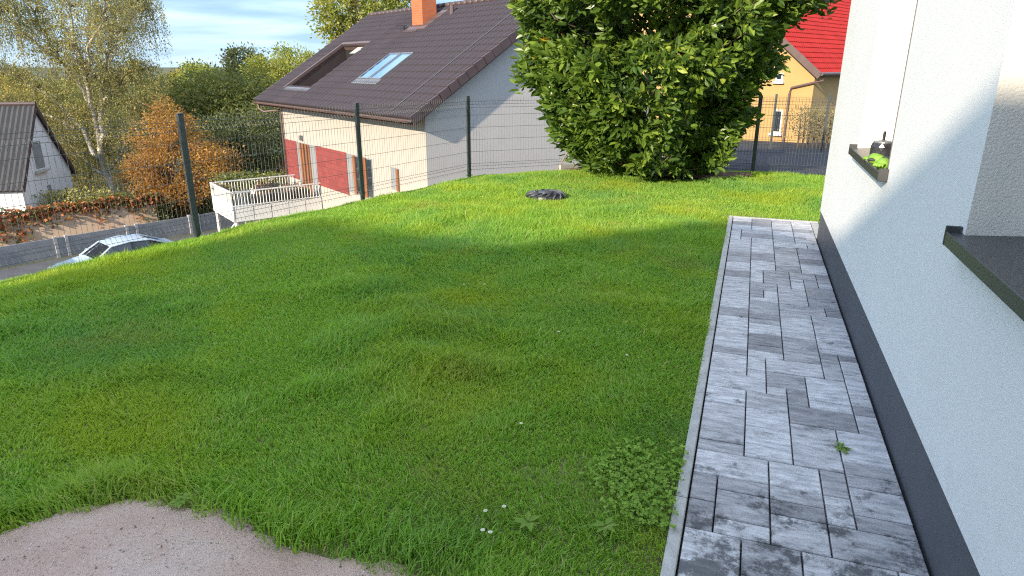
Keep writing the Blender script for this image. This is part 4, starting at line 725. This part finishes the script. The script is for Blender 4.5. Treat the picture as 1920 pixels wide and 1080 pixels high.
# weeping birch, drawn limb by limb
def weeping(name, label, base, stems, nst, mat, depth, lsize=.1, bark='birch_bark', spread=1.3, ln=(1.0, 3.2), r0=.17, nlf=58):
    t_ = empty(name); tag(t_, label, 'tree'); pts_all = []; tr = MB(); lim = MB(); first = True
    for st_, r in stems:
        oy = RNG.normal()*1.2 if not first else 0; P_ = [at(x, y, depth+oy*k/max(1, len(st_)-1)) for k, (x, y) in enumerate(st_)]
        Q_ = [P_[0]]
        for k in range(1, len(P_)):
            for s_ in (.33, .66, 1): Q_.append(P_[k-1]+(P_[k]-P_[k-1])*s_+RNG.normal(size=3)*.07)
        (tr if first else lim).tube(Q_, np.linspace(r, max(.015, r*.18), len(Q_)), 7); first = False
        for k, q_ in enumerate(Q_):
            f = k/len(Q_)
            if f > (.4 if len(st_) > 6 else .22): pts_all += [(q_, (1.15-f))]*(2 if f > .5 else 1)
    tr.build('trunk', bark, t_, smooth=True); lim.build('limbs', bark, t_, smooth=True); strands = MB(); LPs, LDs, LRs = [], [], []
    for k in range(nst):
        q_, w = pts_all[RNG.integers(len(pts_all))]; a = RNG.uniform(0, 2*math.pi); out = V3(math.cos(a), math.sin(a), 0)*RNG.uniform(.2, 1)*spread*(.6+w); up = RNG.uniform(.1, 1.0)
        p1 = q_+out*.5+U*up*.7; p2 = q_+out+U*up*.55; l = RNG.uniform(*ln); p3 = p2+out*.25-U*l*.4; p4 = p3+RNG.normal(size=3)*.12-U*l*.6
        if k % 2 == 0: strands.tube([q_, p1, p2, p3, p4], [.022, .014, .009, .006, .004], 3, False)
        tt_ = RNG.random(nlf)*4; i_ = np.minimum(tt_.astype(int), 3); f_ = (tt_-i_)[:, None]; PP = np.array([q_, p1, p2, p3, p4]); X_ = PP[i_]*(1-f_)+PP[i_+1]*f_; ok = tt_ > .9; LPs.append((X_+RNG.normal(size=X_.shape)*.09)[ok]); LDs.append((RNG.normal(size=X_.shape)*.5-U*.7)[ok]); LRs.append(np.clip(RNG.random()*.55+RNG.random(ok.sum())*.45, 0, 1))
    strands.build('twigs', 'twig', t_); leafcloud('crown', np.concatenate(LPs), np.concatenate(LDs), lsize, .62, mat, t_, np.concatenate(LRs)); return t_
weeping('birch_tree', 'tall weeping birch with white trunk and thin olive foliage', None, [
    ([(213, 385), (207, 335), (192, 290), (181, 235), (165, 165), (148, 95), (128, 10), (118, -70)], .2), ([(190, 275), (194, 195), (201, 130), (214, 60), (224, -40)], .15), ([(188, 300), (150, 245), (105, 190), (55, 155), (-10, 125)], .13), ([(172, 205), (130, 140), (95, 85), (62, 25), (40, -30)], .12),
    ([(194, 190), (215, 165), (243, 150), (268, 128)], .09), ([(160, 150), (170, 90), (190, 40), (205, -20)], .09), ([(203, 120), (230, 60), (255, 20), (268, 5)], .07), ([(140, 240), (90, 215), (40, 205), (-20, 190)], .09), ([(110, 110), (60, 80), (10, 30), (-30, 0)], .08), ([(200, 330), (160, 300), (120, 260)], .08), ([(205, 320), (235, 270), (262, 240)], .08)], 1900, 'birch_leaf', 38, .088)
weeping('willow_tree', 'golden weeping tree behind the white gabled building', None, [([(95, 420), (92, 330), (80, 250), (55, 190)], .2), ([(92, 330), (120, 260), (140, 215)], .12), ([(88, 300), (40, 240), (0, 205), (-40, 190)], .12), ([(95, 340), (150, 290), (185, 260)], .1), ([(95, 330), (60, 290), (20, 270)], .1)], 900, 'willow_leaf', 43, .13, 'bark', 1.6, (1.5, 3.8))
weeping('willow_tree', 'pale weeping tree to the right of the birch', None, [([(290, 330), (292, 250), (295, 190), (300, 160)], .16), ([(292, 250), (315, 205), (330, 180)], .1), ([(292, 260), (262, 215), (250, 190)], .1)], 330, 'birch_leaf', 46, .13, 'bark', 1.3, (1.2, 3.0))
def bl(base, x, y, d, rx, ry, rz): return (tuple(at(x, y, d)-V3(*base)), (rx, ry, rz))
def ptree(name, label, bx, by, d, blobs, nleaf, size, mat, tr=.2, **k):
    b0 = tz(bx, by, d); return tree(name, label, b0, 5, [bl(b0, *q) for q in blobs], nleaf, size, mat, tr, **k)
ptree('maple_tree', 'orange autumn tree in front of the birch', 322, 400, 34.5, [(335, 300, 34.5, 2.2, 2, 2.3), (300, 265, 35, 1.0, 1, 1.4), (405, 320, 34.8, 1.5, 1.4, 1.3), (275, 335, 34.5, 1.4, 1.3, 1.3), (335, 368, 34.2, 1.7, 1.4, 1.0), (320, 225, 33.5, .8, .8, .9)], 21000, .125, 'orange_leaf', .16, clump=.48)
ptree('leafy_tree', 'mid green tree between the orange tree and the house', 430, 330, 43, [(420, 195, 43, 2.6, 2.4, 1.9), (455, 250, 42, 2.6, 2, 2.4), (385, 235, 44, 2.0, 1.8, 2.0), (470, 175, 44, 1.8, 1.6, 1.4), (375, 175, 45, 1.6, 1.6, 1.3)], 26000, .17, 'green_leaf', .25, clump=.75)
ptree('leafy_tree', 'dark shrubby tree behind the downpipe of the cream house', 480, 350, 38, [(470, 285, 38, 2.0, 1.6, 1.6), (435, 300, 38, 1.8, 1.5, 1.3), (500, 250, 39, 1.3, 1.4, 1.9), (425, 265, 39, 1.4, 1.2, 1.5)], 15000, .15, 'dark_leaf', .16, clump=.6)
ptree('round_tree', 'dark round crowned tree on the skyline', 458, 220, 62, [(458, 122, 62, 1.6, 1.6, 1.4), (458, 155, 62, 2.0, 1.8, 1.6)], 9000, .2, 'dark_leaf', .22, clump=.6)
ptree('yellowing_tree', 'yellow green tree rising behind the left roof edge', 540, 220, 60, [(540, 125, 60, 2.4, 2, 1.7), (505, 140, 60, 1.9, 1.8, 1.8), (560, 120, 61, 1.9, 1.6, 1.2), (520, 170, 60, 2.6, 2, 1.5)], 13000, .2, 'lime_leaf', .22, clump=.65)
ptree('yellowing_tree', 'tall light green tree behind the roof ridge', 690, 250, 40, [(660, 30, 40, 1.7, 1.8, 2.0), (630, 60, 40, .9, 1.2, 1.1), (720, 5, 41, 2.4, 2, 1.5), (612, 25, 40, .5, .6, .8), (690, -60, 41, 2.8, 2.4, 2)], 17000, .17, 'lime_leaf', .25, clump=.5)
ptree('small_tree', 'small lime green tree on the skyline left of the dark round tree', 377, 200, 75, [(377, 135, 75, 1.5, 1.5, 1.1), (370, 152, 75, 2.3, 1.6, 1.2)], 4000, .26, 'lime_leaf', .2, clump=.6)
ptree('small_tree', 'small golden tree on the skyline between willow and green tree', 342, 200, 80, [(342, 160, 80, 1.8, 1.6, 1.2), (350, 172, 80, 2.4, 2, 1.2)], 4000, .26, 'gold_leaf', .2, clump=.6)
ptree('gold_tree', 'golden tree far left behind the willow', 10, 330, 55, [(0, 190, 55, 3, 2.5, 2.2), (45, 215, 55, 2.4, 2, 2.0), (-30, 230, 55, 3, 2.4, 2.4)], 9000, .2, 'gold_leaf', .25, clump=.7)
ptree('leafy_tree', 'dark tree standing in the gap behind the birch trunk', 240, 330, 50, [(240, 215, 50, 2.2, 2, 2.2), (180, 250, 51, 2.6, 2, 2.2), (285, 240, 52, 1.8, 1.8, 2.4), (130, 260, 52, 2.4, 2, 2)], 13000, .18, 'dark_leaf', .22, clump=.7)
def hedge(name, label, x0, x1, y, d, h, n, mat, size=.13, w=.7, cat='hedge'):
    a, b_ = at(x0, y, d), at(x1, y, d); t = RNG.random(n)[:, None]; P_ = a+(b_-a)*t; P_ += RNG.normal(size=P_.shape)*V3(w*.5, w*.5, .0); hh = h*(.75+.5*vn(t[:, 0]*9, t[:, 0]*0, 1, 14)); P_[:, 2] += RNG.random(n)**.7*hh-.3; hd = empty(name); tag(hd, label, cat)
    leafcloud('foliage', P_, RNG.normal(size=P_.shape)+U*.4, size, .6, mat, hd); mb = MB()
    for k in range(9): p = a+(b_-a)*(k+.5)/9; mb.tube([p-U*.6, p+U*h*.5+RNG.normal(size=3)*.1], [.04, .02], 5)
    mb.build('stems', 'bark', hd); return hd
hedge('hedge', 'dark evergreen hedge behind the concrete fence below the birch', 185, 305, 420, 32.0, 1.5, 5200, 'dark_leaf')
hedge('hedge', 'dark hedge under the orange tree beside the balcony', 290, 425, 398, 34.6, 1.1, 4200, 'dark_leaf')
hedge('hedge', 'olive bushes at the foot of the white gabled building', 95, 215, 400, 31.5, 1.3, 3600, 'birch_leaf')
hedge('hedge', 'flowering bushes behind the balcony', 420, 530, 352, 31, .9, 3400, 'green_leaf')
hedge('shrub', 'dry pale shrub in front of the yellow house', 1495, 1575, 247, 24, 1.05, 3600, 'dry_leaf', .07, .6, 'shrub')
# far wood towards the horizon
n = 26000; ang = RNG.uniform(-.78, .05, n); dd = RNG.uniform(95, 420, n)**1.0; P_ = FH[None]*(dd*np.cos(ang))[:, None]+RT[None]*(dd*np.sin(ang))[:, None]; hh = 2.5+4.5*vn(P_[:, 0], P_[:, 1], .09, 5); P_[:, 2] = terr_z(P_[:, 0], P_[:, 1])+RNG.random(n)*hh
tag(leafcloud('far_wood', P_, RNG.normal(size=P_.shape)+U*.3, 1.5, .8, 'green_leaf'), 'distant autumn woodland along the horizon', 'woodland', kind='stuff')
# ================================================================== GRASS
CL = [tuple(gz(x, y)[:2]) for x, y in ((1130, 850), (1200, 825), (1285, 835), (1300, 900), (1285, 960), (1270, 1010), (1190, 985), (1110, 960), (1075, 910))]
N0 = 2300000; gx_ = RNG.uniform(-7.2, 2.4, N0); gy_ = RNG.uniform(.6, 12.4, N0)
fd = gx_*FH[0]+gy_*FH[1]; ld_ = gx_*RT[0]+gy_*RT[1]; dist = np.hypot(gx_, gy_)
ok = (fd > .8) & (np.abs(ld_) < fd*.86+1.1) & inpoly(gx_, gy_, LAWNP) & ~((gx_ > -.128) & (gy_ < 8.415)) & ~((gx_ > .74) & (gy_ < 7.7))
ok &= RNG.random(N0) < np.clip((3.4/np.maximum(dist, .1))**1.15, 0, 1)
gx_, gy_, dist = gx_[ok], gy_[ok], dist[ok]
ds = dpoly(gx_, gy_, SAND); ds = np.where(inpoly(gx_, gy_, SAND), -ds, ds)+.06*(vn(gx_, gy_, 6, 21)-.5)+.06*(vn(gx_, gy_, 17, 22)-.5); keep = (ds > -.035) & (RNG.random(len(gx_)) < np.clip(.35+ds*6, 0, 1)); keep &= ~((np.hypot(gx_-dc[0], gy_-dc[1]) < .29)) & ~inpoly(gx_, gy_, MBED)
bald = vn(gx_, gy_, 2.1, 31)*.6+vn(gx_, gy_, 6, 32)*.4; keep &= ~((bald < .235) & (RNG.random(len(gx_)) < .45))
gx_, gy_, dist, ds = gx_[keep], gy_[keep], dist[keep], ds[keep]; n = len(gx_)
tuft = vn(gx_, gy_, 1.1, 41)*.5+vn(gx_, gy_, 3.5, 42)*.5; hgt = (.032+.058*SM(.3, .85, tuft))*RNG.uniform(.55, 1.25, n); hgt *= 1+.9*np.exp(-((ds-.13)/.14)**2); lng = RNG.random(n) < .035*SM(.35, .7, tuft)+.008; hgt[lng] *= RNG.uniform(1.4, 2.1, lng.sum())
hgt *= np.where(inpoly(gx_, gy_, CL), .7, 1); hgt *= np.where(gy_ > 8.4, .82, 1)*(1-.35*SM(.9, .2, dpoly(gx_, gy_, EDGE, False))); hgt *= SM(-.12, -.3, np.where(gy_ < 8.5, gx_, -1))*.45+.55
la = RNG.uniform(0, 2*math.pi, n)*.75+6*vn(gx_, gy_, 1.6, 43); lean = RNG.uniform(.15, .95, n)*hgt; lx, ly = np.cos(la)*lean, np.sin(la)*lean
wa = RNG.uniform(0, math.pi, n); wd_ = (.0016+.00052*dist)*RNG.uniform(.7, 1.3, n); wx, wy = np.cos(wa)*wd_, np.sin(wa)*wd_; gzv = lawn_z(gx_, gy_)-.012; rnd = np.clip(RNG.beta(2, 2.4, n)*.92+.0, 0, .9); dry = RNG.random(n) < .03; rnd[dry] = 1
near = dist < 6.5
def blades(ix, seg):
    x, y, z, h = gx_[ix], gy_[ix], gzv[ix], hgt[ix]; a, b_, c, d = wx[ix], wy[ix], lx[ix], ly[ix]; k = len(x)
    B1 = np.stack([x-a, y-b_, z], 1); B2 = np.stack([x+a, y+b_, z], 1); T = np.stack([x+c, y+d, z+h*.93], 1)
    if seg == 1: return np.stack([B1, B2, T], 1).reshape(-1, 3), 3
    M1 = np.stack([x-a*.8+c*.32, y-b_*.8+d*.32, z+h*.62], 1); M2 = np.stack([x+a*.8+c*.32, y+b_*.8+d*.32, z+h*.62], 1); return np.stack([B1, B2, M1, M2, T], 1).reshape(-1, 3), 5
i1 = np.where(near)[0]; i2 = np.where(~near)[0]; V1, _ = blades(i1, 2); V2, _ = blades(i2, 1); k1 = (np.arange(len(i1))*5)[:, None]; k2 = (len(V1)+np.arange(len(i2))*3)[:, None]
go = npmesh('grass', np.concatenate([V1, V2]), np.concatenate([k1+np.array([[2, 3, 4]]), k2+np.array([[0, 1, 2]])]), k1+np.array([[0, 1, 3, 2]]), 'grass_blade', None, np.concatenate([np.repeat(rnd[i1], 5), np.repeat(rnd[i2], 3)]))
tag(go, 'green lawn grass with longer tufts, half in shade', 'grass', kind='stuff'); print('grass blades', n, len(i1), len(i2))
# clover by the kerb
n = 3300; cx_ = RNG.uniform(-1.2, -.12, n*3); cy_ = RNG.uniform(2.0, 3.6, n*3); ok = inpoly(cx_, cy_, CL) & (vn(cx_, cy_, 5, 51)*.8+.7*(RNG.random(len(cx_))-.5)+dpoly(cx_, cy_, CL)*2.2 > .52); cx_, cy_ = cx_[ok], cy_[ok]; n = len(cx_); P_ = np.stack([cx_, cy_, lawn_z(cx_, cy_)+RNG.uniform(.015, .04, n)], 1); P3 = np.repeat(P_, 3, 0); an_ = (RNG.uniform(0, 6.28, n)[:, None]+np.array([[0, 2.1, 4.2]])).ravel(); D3 = np.stack([np.cos(an_), np.sin(an_), RNG.normal(size=3*n)*.25+.12], 1)
tag(leafcloud('clover', P3, D3, .015, .95, 'clover_leaf', rnd=np.repeat(RNG.random(n), 3)), 'dark clover patch in the lawn beside the kerb', 'clover', kind='stuff')
# weeds and daisies
def rosette(name, label, p, n, l, mat, wr=.3, lift=.35, cat='weed'):
    t_ = empty(name); tag(t_, label, cat); p = V3(*p); s0 = MB().tube([p-U*.01, p+U*.025], [.006, .004], 6).build('crown', 'weed_leaf', t_)
    for k in range(n):
        a = 2.4*k+random.random(); d = V3(math.cos(a), math.sin(a), 0); s = V3(-d[1], d[0], 0); ll = l*random.uniform(.6, 1.1); z = lift*random.uniform(.4, 1.3); w = ll*wr
        MB().add([p+U*.012, p+d*ll*.45+s*w*.5+U*ll*z*.6, p+d*ll*.45+U*ll*z*.52, p+d*ll*.45-s*w*.5+U*ll*z*.6, p+d*ll+U*ll*z*.5], [(0, 1, 2), (0, 2, 3), (1, 4, 2), (2, 4, 3)]).build('leaf', 'weed_leaf', t_)
rosette('weed', 'green weed growing from a joint in the paved path', gz(1578, 842)+U*.002, 11, .06, 'weed_leaf', .3, .3)
for (x, y, l, nm) in ((340, 938, .055, 'small nettle like weed at the edge of the sand'), (805, 606, .09, 'dark weed rosette in the middle of the lawn'), (990, 978, .07, 'weed rosette in the lawn near the daisies at the front'), (880, 322, .1, 'small leafy weed at the foot of the fence post'), (1135, 985, .06, 'broad leaved weed beside the clover patch')):
    p = gz(x, y, .03); p[2] = float(lawn_z(p[0], p[1]))+.02; rosette('weed', nm, p, 13, l, 'weed_leaf', .42, .55)
DL = {(1047, 622): 'white daisy alone in the middle of the lawn', (1175, 666): 'white daisy nearer the path in mid lawn', (870, 533): 'left one of the two far daisies in the lawn', (908, 533): 'right one of the two far daisies in the lawn', (945, 950): 'largest white daisy near the front of the lawn', (905, 994): 'left one of the close pair of daisies at the front', (919, 998): 'right one of the close pair of daisies at the front', (910, 958): 'small daisy left of the largest front daisy', (977, 794): 'tiny daisy between the front daisies and the middle one'}
for (x, y), nm in DL.items():
    p = gz(x, y, .07); g_ = float(lawn_z(p[0], p[1])); t_ = empty('daisy'); tag(t_, nm, 'flower', 'daisies in the lawn'); MB().tube([(p[0], p[1], g_-.01), (p[0], p[1], p[2])], .0015, 5).build('stem', 'weed_leaf', t_); mb = MB(); c = V3(p[0], p[1], p[2])
    for k in range(12):
        a = k*math.pi/6; d = V3(math.cos(a), math.sin(a), .25); s = V3(-math.sin(a), math.cos(a), 0); mb.add([c, c+d*.0055+s*.002, c+d*.01, c+d*.0055-s*.002], [(0, 1, 2, 3)])
    mb.build('petals', 'petal', t_); MB().lathe(c, [(.004, 0), (.0035, .0025), (.001, .004)], 8).build('disc', 'pollen', t_)
# ================================================================== THINGS ON THE FAR SILL
jp = gz(1660, 279, SZ+.004); jp = V3(.835, 5.02, SZ+.016); print('jar', gz(1655, 281, SZ)); jar = empty('lantern'); tag(jar, 'black faceted lantern with metal knob on the far window sill', 'lantern')
mb = MB(); NS_ = 14; zs_ = [.0, .016, .032, .048, .064]; o = len(mb.v)
vv = [jp+V3(math.cos(2*math.pi*(q+.5*(k % 2))/NS_)*(.062+.008*(1 if 0 < k < 4 else 0)), math.sin(2*math.pi*(q+.5*(k % 2))/NS_)*(.062+.008*(1 if 0 < k < 4 else 0)), z*1.6) for k, z in enumerate(zs_) for q in range(NS_)]; ff = []
for k in range(4):
    for q in range(NS_):
        a, b_, c, d = k*NS_+q, k*NS_+(q+1) % NS_, (k+1)*NS_+q, (k+1)*NS_+(q+1) % NS_
        ff += [(a, b_, c), (b_, d, c)] if k % 2 == 0 else [(a, b_, d), (a, d, c)]
mb.add(vv, ff+[tuple(range(4*NS_, 5*NS_))]).build('faceted_body', 'jar_black', jar); MB().lathe(jp, [(.058, .102), (.056, .11), (.02, .118), (.004, .12)], 20).build('lid', 'zinc', jar); MB().tube([jp+U*.118, jp+U*.175], .009, 8).build('knob', 'car_black', jar)
def glove(label, p, rz, k_=1):
    t_ = empty('garden_glove'); tag(t_, label, 'glove'); dx = k_*V3(math.cos(rz), math.sin(rz), 0); dy = V3(-dx[1], dx[0], 0); p = V3(*p)
    MB().tube([p-dx*.05+U*.012, p+U*.016, p+dx*.05+U*.018, p+dx*.085+U*.014], [.03, .036, .04, .03], 8).build('palm', 'glove_green', t_, smooth=True)
    for k in range(4): MB().tube([p+dx*.07+dy*(k-1.5)*.02+U*.014, p+dx*(.115+.006*(k % 2))+dy*(k-1.5)*.025+U*.02, p+dx*(.145-.008*abs(k-1.5))+dy*(k-1.5)*.026+U*.01], [.011, .011, .008], 6).build('finger', 'glove_green', t_, smooth=True)
    MB().tube([p+dx*.0+dy*.03+U*.014, p+dx*.04+dy*.06+U*.018, p+dx*.06+dy*.065+U*.012], [.012, .011, .008], 6).build('thumb', 'glove_grey', t_, smooth=True); MB().tube([p-dx*.1+U*.012, p-dx*.05+U*.013], [.035, .031], 8).build('cuff', 'glove_grey', t_, smooth=True)
g1 = gz(1650, 291, SZ+.01); g2 = gz(1652, 306, SZ+.01); glove('lime green garden glove next to the lantern on the sill', (.795, 4.83, SZ+.012), 2.3, .7); glove('lime green garden glove at the near end of the far sill', (.8, 4.62, SZ+.012), -2.2, .65)
